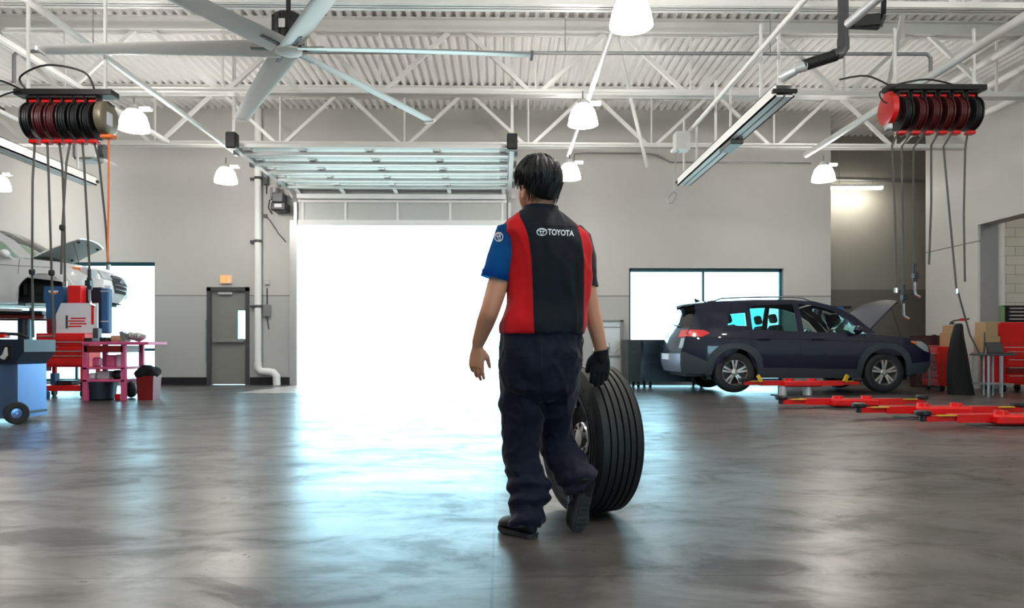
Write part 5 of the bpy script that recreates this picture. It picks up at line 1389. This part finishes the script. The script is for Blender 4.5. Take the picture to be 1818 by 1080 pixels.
# things standing on top of the chest
zc = zz(592) + .001
T = thing('drain_can', 'tall dark blue plastic can on the red tool chest, at its left end', 'can', (XY(97, 12.2), 12.3, zc))
wd_ = .155; h1 = ZY(510, 12.2) - zc; h0 = ZY(537, 12.2) - zc
MB().loft([[(a * k, c_ * .13, z) for a, c_ in ((-1, -1), (1, -1), (1, 1), (-1, 1))] for k, z in ((.11, 0), (.135, h0), (.17, h0 + .01), (.165, h1 - .02), (.15, h1))]).build('can_body', M_blue, T)
MB().box(-.05, .06, -.136, -.131, h0 + .13, h0 + .18).build('can_label', M_orange, T); MB().box(-.08, .08, -.14, -.131, h0 + .16, h0 + .19).build('can_label_white', M_paper, T)
T = thing('tool_board', 'black and light blue upright case standing behind the white notice board', 'case', (XY(166, 12.3), 12.42, zc))
xl, xr = XY(141, 12.4) - XY(166, 12.3), XY(192, 12.4) - XY(166, 12.3); hh = ZY(511, 12.4) - zc
MB().box(xl, xr - .13, 0, .1, -.0, hh, .012).build('case_back', M_navy, T); MB().box(xr - .13, xr, -.02, .12, 0, hh - .02, .02).build('case_side', M_blue, T)
fr = MB()
for z in (hh * .25, hh * .9): fr.box(xr - .13, xr + .005, -.026, -.02, z, z + .02)
fr.build('case_bands', M_lgray, T)
yy = 12.1
T = thing('notice_board', 'white board with red printed lines standing on the red tool chest', 'notice board', (XY(134, yy), yy, zc))
xl, xr, hh = XY(99, yy) - XY(134, yy), XY(173, yy) - XY(134, yy), ZY(539, yy) - zc
MB().prism([(xl, 0), (xr, 0), (xr, hh), (xl + .09, hh), (xl, hh - .2)], (0, 0, 0), (1, 0, 0), (0, 0, 1), (0, .03, 0)).build('board_sheet', M_paper, T)
ln = MB()
for k, (a, b) in enumerate(((.36, .72), (.3, .7), (.33, .74), (.3, .62))): ln.box(lerp(xl, xr, a), lerp(xl, xr, b), -.004, 0, .24 - .045 * k, .262 - .045 * k)
ln.build('printed_lines', M_red, T)
MB().box(lerp(xl, xr, .24), lerp(xl, xr, .29), -.004, 0, .08, .3).build('printed_column', M_dgray, T)
MB().box(xr - .1, xr - .06, -.006, 0, .15, hh).build('red_edge', M_red, T)
put('red_box', MB().box(XY(119, 12.13), XY(143, 12.13), 12.135, 12.3, zc, ZY(508, 12.13), .01), M_red, 'red box standing behind the top of the white notice board', 'box')
put('red_tool_case', MB().box(XY(86, 12.06), XY(99, 12.06), 12.0, 12.05, zc, ZY(567, 12.06), .01), M_redd, 'dark red narrow case leaning left of the white notice board', 'case')
yb_ = 11.2; zw = lambda py: ZY(py, yb_)
xa, xb = XY(146, yb_), XY(264, yb_)
T = thing('workbench', 'steel workbench with shelves, coloured pink for lens flare, beside the red tool chest', 'workbench', (xa, yb_, 0)); W_ = xb - xa
ztop = zw(607)
MB().box(0, W_, -.02, .62, ztop - .05, ztop, .006).build('bench_top', M_pink, T)
for x_, y_ in ((.0, 0), (XY(214, yb_) - xa, 0), (.0, .55), (XY(214, yb_) - xa, .55)): MB().box(x_, x_ + .075, y_, y_ + .06, 0, ztop - .05, .004).build('leg', M_pink, T)
for z in (zw(652), zw(674)): MB().box(.0, XY(221, yb_) - xa, 0, .6, z - .035, z, .004).build('shelf', M_pink, T)
MB().box(.02, W_ - .4, .0, .6, ztop - .17, ztop - .06, .004).build('bench_drawer', M_redd, T)
bt = ztop + .001
def onb(px0, px1, h, m, name, lab, cat, y0=.08, d=.2, z=None, bev=.01, grp=None):
    return put(name, MB().box(XY(px0, yb_ + y0), XY(px1, yb_ + y0), yb_ + y0, yb_ + y0 + d, bt if z is None else z, (bt if z is None else z) + h, bev), m, lab, cat, grp)
onb(148, 163, .06, M_black, 'binder', 'black binder lying at the left end of the pink workbench', 'binder')
onb(176, 189, .07, M_black, 'drill_case', 'black drill case in the middle of the pink workbench', 'case')
onb(164, 174, .22, M_dgray, 'cutting_tin', 'tall dark grey tin standing on the pink workbench', 'tin', .3, .12)
onb(196, 213, .10, M_brown, 'carton', 'brown carton on the pink workbench beside the grey rag heap', 'carton', .2, .3)
m = MB()
for k in range(7): m.ell((XY(lerp(228, 255, k / 6), 11.5), 11.45, bt + .05 + .04 * (1 - abs(k - 2) / 6)), (.075, .09, .035 + .012 * (k % 3)), Matrix.Rotation(k * .4, 3, 'Y'), 10, 7)
put('rag_heap', m, M_gray, 'grey rumpled rag heap on the right end of the pink workbench', 'rags')
put('vise', MB().bar((XY(222, 11.3), 11.3, bt + .02), (XY(217, 11.3), 11.3, bt + .16), .09, .06).bar((XY(217, 11.3), 11.3, bt + .13), (XY(226, 11.3), 11.3, bt + .10), .08, .05).box(XY(218, 11.3), XY(228, 11.3), 11.22, 11.38, bt + .002, bt + .03), M_gray, 'small grey vise on the pink workbench in front of the bright window', 'vise')
s1, s2 = zw(652) + .001, zw(674) + .001
onb(163, 174, .15, M_pink, 'pink_jug', 'pink jug on the upper shelf of the pink workbench', 'jug', .1, .14, s1, .02)
onb(188, 201, .19, M_pink, 'pink_carton', 'pink carton on the upper shelf of the pink workbench, right of the jug', 'carton', .12, .2, s1)
onb(206, 214, .2, M_paper, 'white_bottle_box', 'white striped box on the upper shelf of the pink workbench', 'box', .2, .16, s1)
onb(156, 167, .1, M_paper, 'white_tub', 'small white tub on the lower shelf of the pink workbench', 'tub', .1, .14, s2, .02)
onb(171, 193, .13, M_lgray, 'grey_carton', 'light grey carton on the lower shelf of the pink workbench', 'carton', .12, .25, s2)
onb(196, 211, .145, M_black, 'black_toolbag', 'black tool bag on the lower shelf of the pink workbench', 'bag', .12, .25, s2, .04)
put('floor_tub', MB().lathe([(.2, 0), (.235, .02), (.26, .27), (.275, .27), (.275, .29), (.25, .29), (.22, .03), (0, .03)], 28, (XY(179, 11.55), 11.5, 0)), M_navy, 'round dark blue tub on the floor under the pink workbench', 'tub')
onb(203, 213, .1, M_red, 'oil_can', 'small red can on the floor under the pink workbench', 'can', .15, .12, .001)
T = thing('waste_bin', 'dark red square waste bin on the floor at the right of the pink workbench', 'waste bin', (XY(256, 11.35), 11.5, 0))
MB().loft([[(a * k, c_ * k, z) for a, c_ in ((-1, -1), (1, -1), (1, 1), (-1, 1))] for k, z in ((.12, 0), (.135, .36), (.145, .36), (.145, .385), (.13, .385), (.11, .05))]).build('bin_body', M_redd, T)
m = MB()
for k in range(9): m.ell((-.08 + .05 * (k % 4), .016 * k - .08, .42 + .03 * (k % 3)), (.11, .1, .08), Matrix.Rotation(k, 3, 'Z'), 10, 7)
m.build('bin_liner', M_cloth, T)
put('dark_sack', MB().ell((XY(233, 11.95), 11.95, .14), (.1, .1, .14), None, 14, 10), M_black, 'dark sack on the floor between workbench leg and red waste bin', 'sack')
# cart cut by the left edge
yk = 7.9; xk = XY(48, yk); zk = lambda py: ZY(py, yk)
T = thing('service_cart', 'blue steel service cart with black top, cut by the left edge', 'cart', (XY(5, yk), yk, 0)); W_ = xk - XY(5, yk)
L_ = XY(36, yk) - XY(5, yk)
bd = MB(); n = 22
prof = []
for k in range(n + 1):
    t = k / n; prof.append((lerp(-.55, L_ - .02, t), -.012 * abs(math.sin(t * 14))))
bd.loft([[(x_, y_, zk(743)), ] + [] for x_, y_ in prof] if False else [[(x_, y_, z) for x_, y_ in prof] + [(L_, .45, z), (-.55, .45, z)] for z in (zk(742), zk(647))]); bd.build('cart_body', M_steelb, T)
tp = MB(); tp.prism([(-.58, zk(647)), (L_ - .03, zk(647)), (W_ - .0, zk(625)), (W_, zk(603)), (-.58, zk(601))], (0, -.05, 0), (1, 0, 0), (0, 0, 1), (0, .55, 0)); tp.build('cart_top', M_navy, T)
MB().box(.03, .15, -.06, -.048, zk(640), zk(613), .004).build('gauge_recess', M_black, T)
MB().tube([(.05, -.075, zk(636)), (.08, -.075, zk(630)), (.09, -.075, zk(617))], [.03, .028, .012], 10).build('gauge_knob', M_lgray, T)
MB().tube([(-.3, .0, zk(600)), (-.1, .05, zk(592)), (.15, .05, zk(594)), (.24, .05, zk(600))], .018, 8).build('cart_handle', M_dark, T)
MB().box(-.06, .03, -.02, .08, zk(601), zk(594), .006).build('red_valve', M_red, T)
for wx_ in (XY(36, yk) - XY(5, yk), -.42):
    y_ = -.06; wh = MB().lathe([(.055, -.035), (.075, -.04), (.115, -.035), (.122, -.02), (.122, .02), (.115, .035), (.075, .04), (.055, .035)], 28, (wx_, y_, .122), (-.6, .8, 0)).build('wheel', M_rubber, T)
    MB().lathe([(.07, -.03), (.062, -.036), (.05, -.02), (.02, -.024), (.015, -.05), (0, -.05)], 20, (wx_, y_, .122), (-.6, .8, 0)).build('wheel_hub', M_steelb, wh)
MB().box(-.5, L_ + .03, .02, .42, .1, .125).build('cart_base', M_black, T)
MB().cyl((-.4, .05, .05), (-.4, .1, .05), .05, 14).build('caster', M_dark, T)
T = thing('bundle', 'greyish brown bundle on the floor between the service cart and tool chest', 'bundle', (XY(47, 9.2), 9.2, 0))
m = MB()
for k in range(6): m.ell((-.05 + .03 * k, .05 * (k % 2), .16 + .05 * (k % 3)), (.09, .12, .15 - .008 * k), Matrix.Rotation(k * .5, 3, 'Y'), 12, 8)
m.build('bundle_cloth', mat('brown_cloth', C(96, 84, 78), .8, var=.3, bump=.4), T)

# ================================================================ right work area
yr = 13.4; zr_ = lambda py: ZY(py, yr)
T = thing('drum', 'dark maroon drum right of the dark car', 'drum', (XY(1643, 14.9), 14.9, 0))
rr = (XY(1668, 14.9) - XY(1620, 14.9)) / 2; hh = ZY(596, 14.9)
MB().lathe([(0, 0), (rr, 0), (rr, hh * .33), (rr * 1.03, hh * .34), (rr, hh * .35), (rr, hh * .66), (rr * 1.03, hh * .67), (rr, hh * .68), (rr, hh - .02), (rr * 1.03, hh - .01), (rr * 1.03, hh), (0, hh - .02)], 36).build('drum_shell', mat('maroon', C(52, 16, 18), .45, var=.15), T)
MB().cyl((rr * .4, -rr * .4, hh - .02), (rr * .4, -rr * .4, hh + .02), .04, 12).build('bung_cap', M_dgray, T)
T = thing('tool_cart', 'red drawer cart between the maroon drum and black cloth', 'tool cart', (XY(1684, yr), yr, 0)); a, b = XY(1668, yr) - XY(1684, yr), XY(1706, yr) - XY(1684, yr)
MB().box(a, b, 0, .55, .1, zr_(616), .008).build('cart_body', M_red, T)
for k in range(5):
    d = MB().box(a - .02, a, .02, .53, .16 + .15 * k, .28 + .15 * k, .004).build('drawer', M_red, T); MB().box(a - .035, a - .02, .06, .49, .25 + .15 * k, .27 + .15 * k).build('drawer_pull', M_redd, d)
MB().box(a - .28, a - .02, .05, .5, zr_(628) - .02, zr_(628), .004).build('side_shelf', M_gray, T); MB().box(a - .17, a - .14, .05, .08, .1, zr_(628) - .02).build('shelf_post', M_gray, T)
for sx in (a + .06, b - .06):
    for y_ in (.08, .47): MB().cyl((sx - .02, y_, .05), (sx + .02, y_, .05), .05, 14).build('caster', M_dark, T)
tz = zr_(616) + .001
def onc(px0, px1, py, m, name, lab, cat, y0=.1, d=.3): return put(name, MB().box(XY(px0, yr + y0), XY(px1, yr + y0), yr + y0, yr + y0 + d, tz, ZY(py, yr + y0), .008), m, lab, cat)
onc(1685, 1689, 590, M_brown, 'folder', 'thin brown folder upright on the red drawer cart', 'folder')
onc(1690, 1706, 577, M_brown, 'file_box', 'tan file box standing on the red drawer cart', 'file box')
fl = [0]
T = thing('desk_lamp', 'black arm lamp lying over the tan file box on the red cart', 'lamp', (XY(1699, yr + .25), yr + .25, ZY(577, yr + .1) + .085))
MB().tube([(-.1, 0, -.03), (-.07, 0, .0), (.1, 0, .03), (.24, 0, .04)], .014, 8).build('lamp_arm', M_black, T); MB().lathe([(.0, .05), (.025, .04), (.05, -.02), (.045, -.02), (0, .03)], 16, (-.1, 0, -.05)).build('lamp_shade', M_black, T); MB().box(.06, .14, -.03, .01, .0, .05).build('lamp_clamp', M_red, T)
# black cloth cover hanging over a stand
yc_ = 12.35
T = thing('covered_stand', 'tall black cloth-covered stand tapering upward beside the white wall', 'covered stand', (XY(1718, yc_), yc_ + .2, 0))
prof = [((1698, 703), (1740, 703)), ((1696, 670), (1734, 670)), ((1697, 630), (1728, 630)), ((1703, 600), (1722, 600)), ((1710, 577), (1720, 576)), ((1712, 573.5), (1718, 573))]
rings = []
x0 = XY(1718, yc_)
for k, (l, r) in enumerate(prof):
    a, b = XY(l[0], yc_) - x0, XY(r[0], yc_) - x0; z = max(0.0, ZY(l[1], yc_)) if k else 0; n = 40; ring = []
    for j in range(n):
        q = 2 * PI * j / n; wv = 1 + .05 * math.sin(q * 9 + k * .3) * (1 - k / 7)
        ring.append(((a + b) / 2 + (b - a) / 2 * wv * math.cos(q), .2 * wv * (1 - k * .13) * math.sin(q), z))
    rings.append(ring)
MB().loft(rings).build('cloth_cover', M_cloth, T, smooth=60)
MB().cyl((0.0, 0, 0), (.0, 0, ZY(577, yc_)), .02, 8).build('stand_pole', M_dark, T)
# loose hose leaning from the wall to the floor
solo(MB().tube([P(1700, 515, 12.9), P(1708, 545, 12.9), P(1722, 595, 12.9), P(1745, 640, 12.6)], .016, 8), 'air_hose', M_hose, 'grey air hose slanting down in front of the white wall pillar', 'hose')
solo(MB().tube([P(1746, 640, 12.7), P(1748, 612, 12.7), P(1748, 590, 12.7)], .014, 8), 'wall_cable', M_dgray, 'short dark cable on the edge of the white wall pillar', 'cable')
# stand with laptop
ys = 11.9; xa, xb = XY(1752, ys), XY(1806, ys)
T = thing('laptop_stand', 'grey steel rolling stand holding a laptop in front of the doorway', 'stand', (xa, ys, 0)); W_ = xb - xa; zt = ZY(629, ys)
MB().box(0, W_, 0, .45, zt - .03, zt, .004).build('stand_top', M_dgray, T)
for x_, y_ in ((.04, .02), (.22, .40), (W_ * .52, .02), (W_ - .14, .40)): MB().cyl((x_, y_, .0), (x_, y_, zt - .03), .022, 10).build('leg', M_gray, T)
MB().box(.03, W_ - .05, .0, .43, .2, .225).build('shelf', M_gray, T)
yl_ = ys + .12
T = thing('laptop', 'open black laptop on the grey rolling stand', 'laptop', (XY(1783, yl_), yl_, zt + .001))
MB().box(-.18, .14, -.05, .2, 0, .02, .004).build('keyboard_base', M_black, T); sc_ = MB(); sc_.M = Matrix.Translation((-.02, .2, .015)) @ Matrix.Rotation(-.35, 4, 'X'); sc_.box(-.13, .17, 0, .015, 0, .2, .005); so_ = sc_.build('laptop_lid', M_black, T)
s2_ = MB(); s2_.M = sc_.M; s2_.box(-.115, .155, -.003, -.0005, .015, .185); s2_.build('laptop_screen', M_dgray, so_)
# cartons stacked behind the laptop stand
yq = 12.9
zb_ = 0
T = thing('carton_stand', 'low grey stool under the two stacked tan cartons', 'stool', (XY(1763, yq), yq, 0)); zs_ = ZY(626, yq)
MB().box(-.18, .18, -.0, .34, zs_ - .03, zs_, .005).build('stool_top', M_gray, T)
for x_ in (-.15, .15):
    for y_ in (.03, .31): MB().cyl((x_, y_, 0), (x_, y_, zs_ - .03), .015, 8).build('leg', M_gray, T)
put('carton', MB().box(XY(1749, yq), XY(1776, yq), yq, yq + .32, zs_ + .001, ZY(597, yq), .004), M_brown, 'tan carton, lower of the two stacked by the doorway jamb', 'carton', 'cartons stacked by the doorway')
put('carton', MB().box(XY(1750, yq), XY(1772, yq), yq, yq + .3, ZY(597, yq) + .001, ZY(571, yq), .004), M_brown, 'tan carton, upper of the two stacked by the doorway jamb', 'carton', 'cartons stacked by the doorway')
yv = 13.1; xa, xb = XY(1776, yv), XY(1850, yv)
T = thing('tool_cabinet', 'tall bright red tool cabinet cut by the right edge', 'tool cabinet', ((xa + xb) / 2, yv, 0)); h_ = (xb - xa) / 2
MB().box(-h_, h_, 0, .6, ZY(616, yv), ZY(572, yv), .01).build('upper_chest', M_red, T); MB().box(-h_ + .05, h_, 0, .6, .14, ZY(617, yv), .01).build('lower_chest', M_red, T)
for k in range(4): 
    d = MB().box(-h_ + .1, h_ - .03, -.02, 0, .2 + .15 * k, .32 + .15 * k, .004).build('drawer', M_redd if k == 1 else M_red, T); MB().box(-h_ + .14, h_ - .07, -.035, -.02, .3 + .15 * k, .315 + .15 * k).build('drawer_pull', M_chrome, d)
for sx in (-h_ + .12, h_ - .1):
    for y_ in (.1, .5): MB().cyl((sx - .02, y_, .07), (sx + .02, y_, .07), .07, 14).build('caster', M_dark, T)
# pipe, louvre seen through the doorway
solo(MB().cyl((XY(1775, 14.85), 14.85, 1.72), (XY(1775, 14.85), 14.85, 4.6), .09, 16), 'vent_pipe', M_white, 'white vertical pipe on the block wall beyond the doorway, its upper part', 'pipe')
solo(MB().cyl((XY(1775, 14.85), 14.85, 0), (XY(1775, 14.85), 14.85, 1.7), .09, 16), 'bollard_pipe', mat('pale_green_paint', C(140, 170, 128), .5, var=.06), 'pale green lower part of the pipe beyond the doorway', 'pipe')
T = thing('wall_louver', 'black louvred vent on the block wall beyond the doorway', 'vent', (XY(1805, 15), 15, ZY(571, 15)))
xa, xb, z0, z1 = XY(1780, 14.98), XY(1840, 14.98), ZY(571, 14.98), ZY(542, 14.98)
MB().box(xa, xb, 14.93, 14.995, z0, z1).build('vent_frame', M_black, T, True)
for k in range(4): MB().box(xa + .1, xb - .05, 14.9, 14.93, lerp(z0, z1, .12 + .22 * k), lerp(z0, z1, .2 + .22 * k)).build('slat', M_lgray, T, True)
wallbox('wall_outlet', 1600, 578, .14, .14, .06, M_dgray, 'small dark outlet box low on the recessed wall', 'outlet box').location.y = 17.9
T = thing('column_lift', 'blue lift column with a black arm behind the dark car\'s hood', 'lift column', (XY(1487, 14.8), 14.8, 0))
MB().box(-.09, .09, -.09, .09, 0, ZY(545, 14.8), .01).build('column', M_blue, T); MB().box(-.14, .27, -.07, .07, ZY(548, 14.8), ZY(543, 14.8), .01).build('cross_arm', M_black, T)
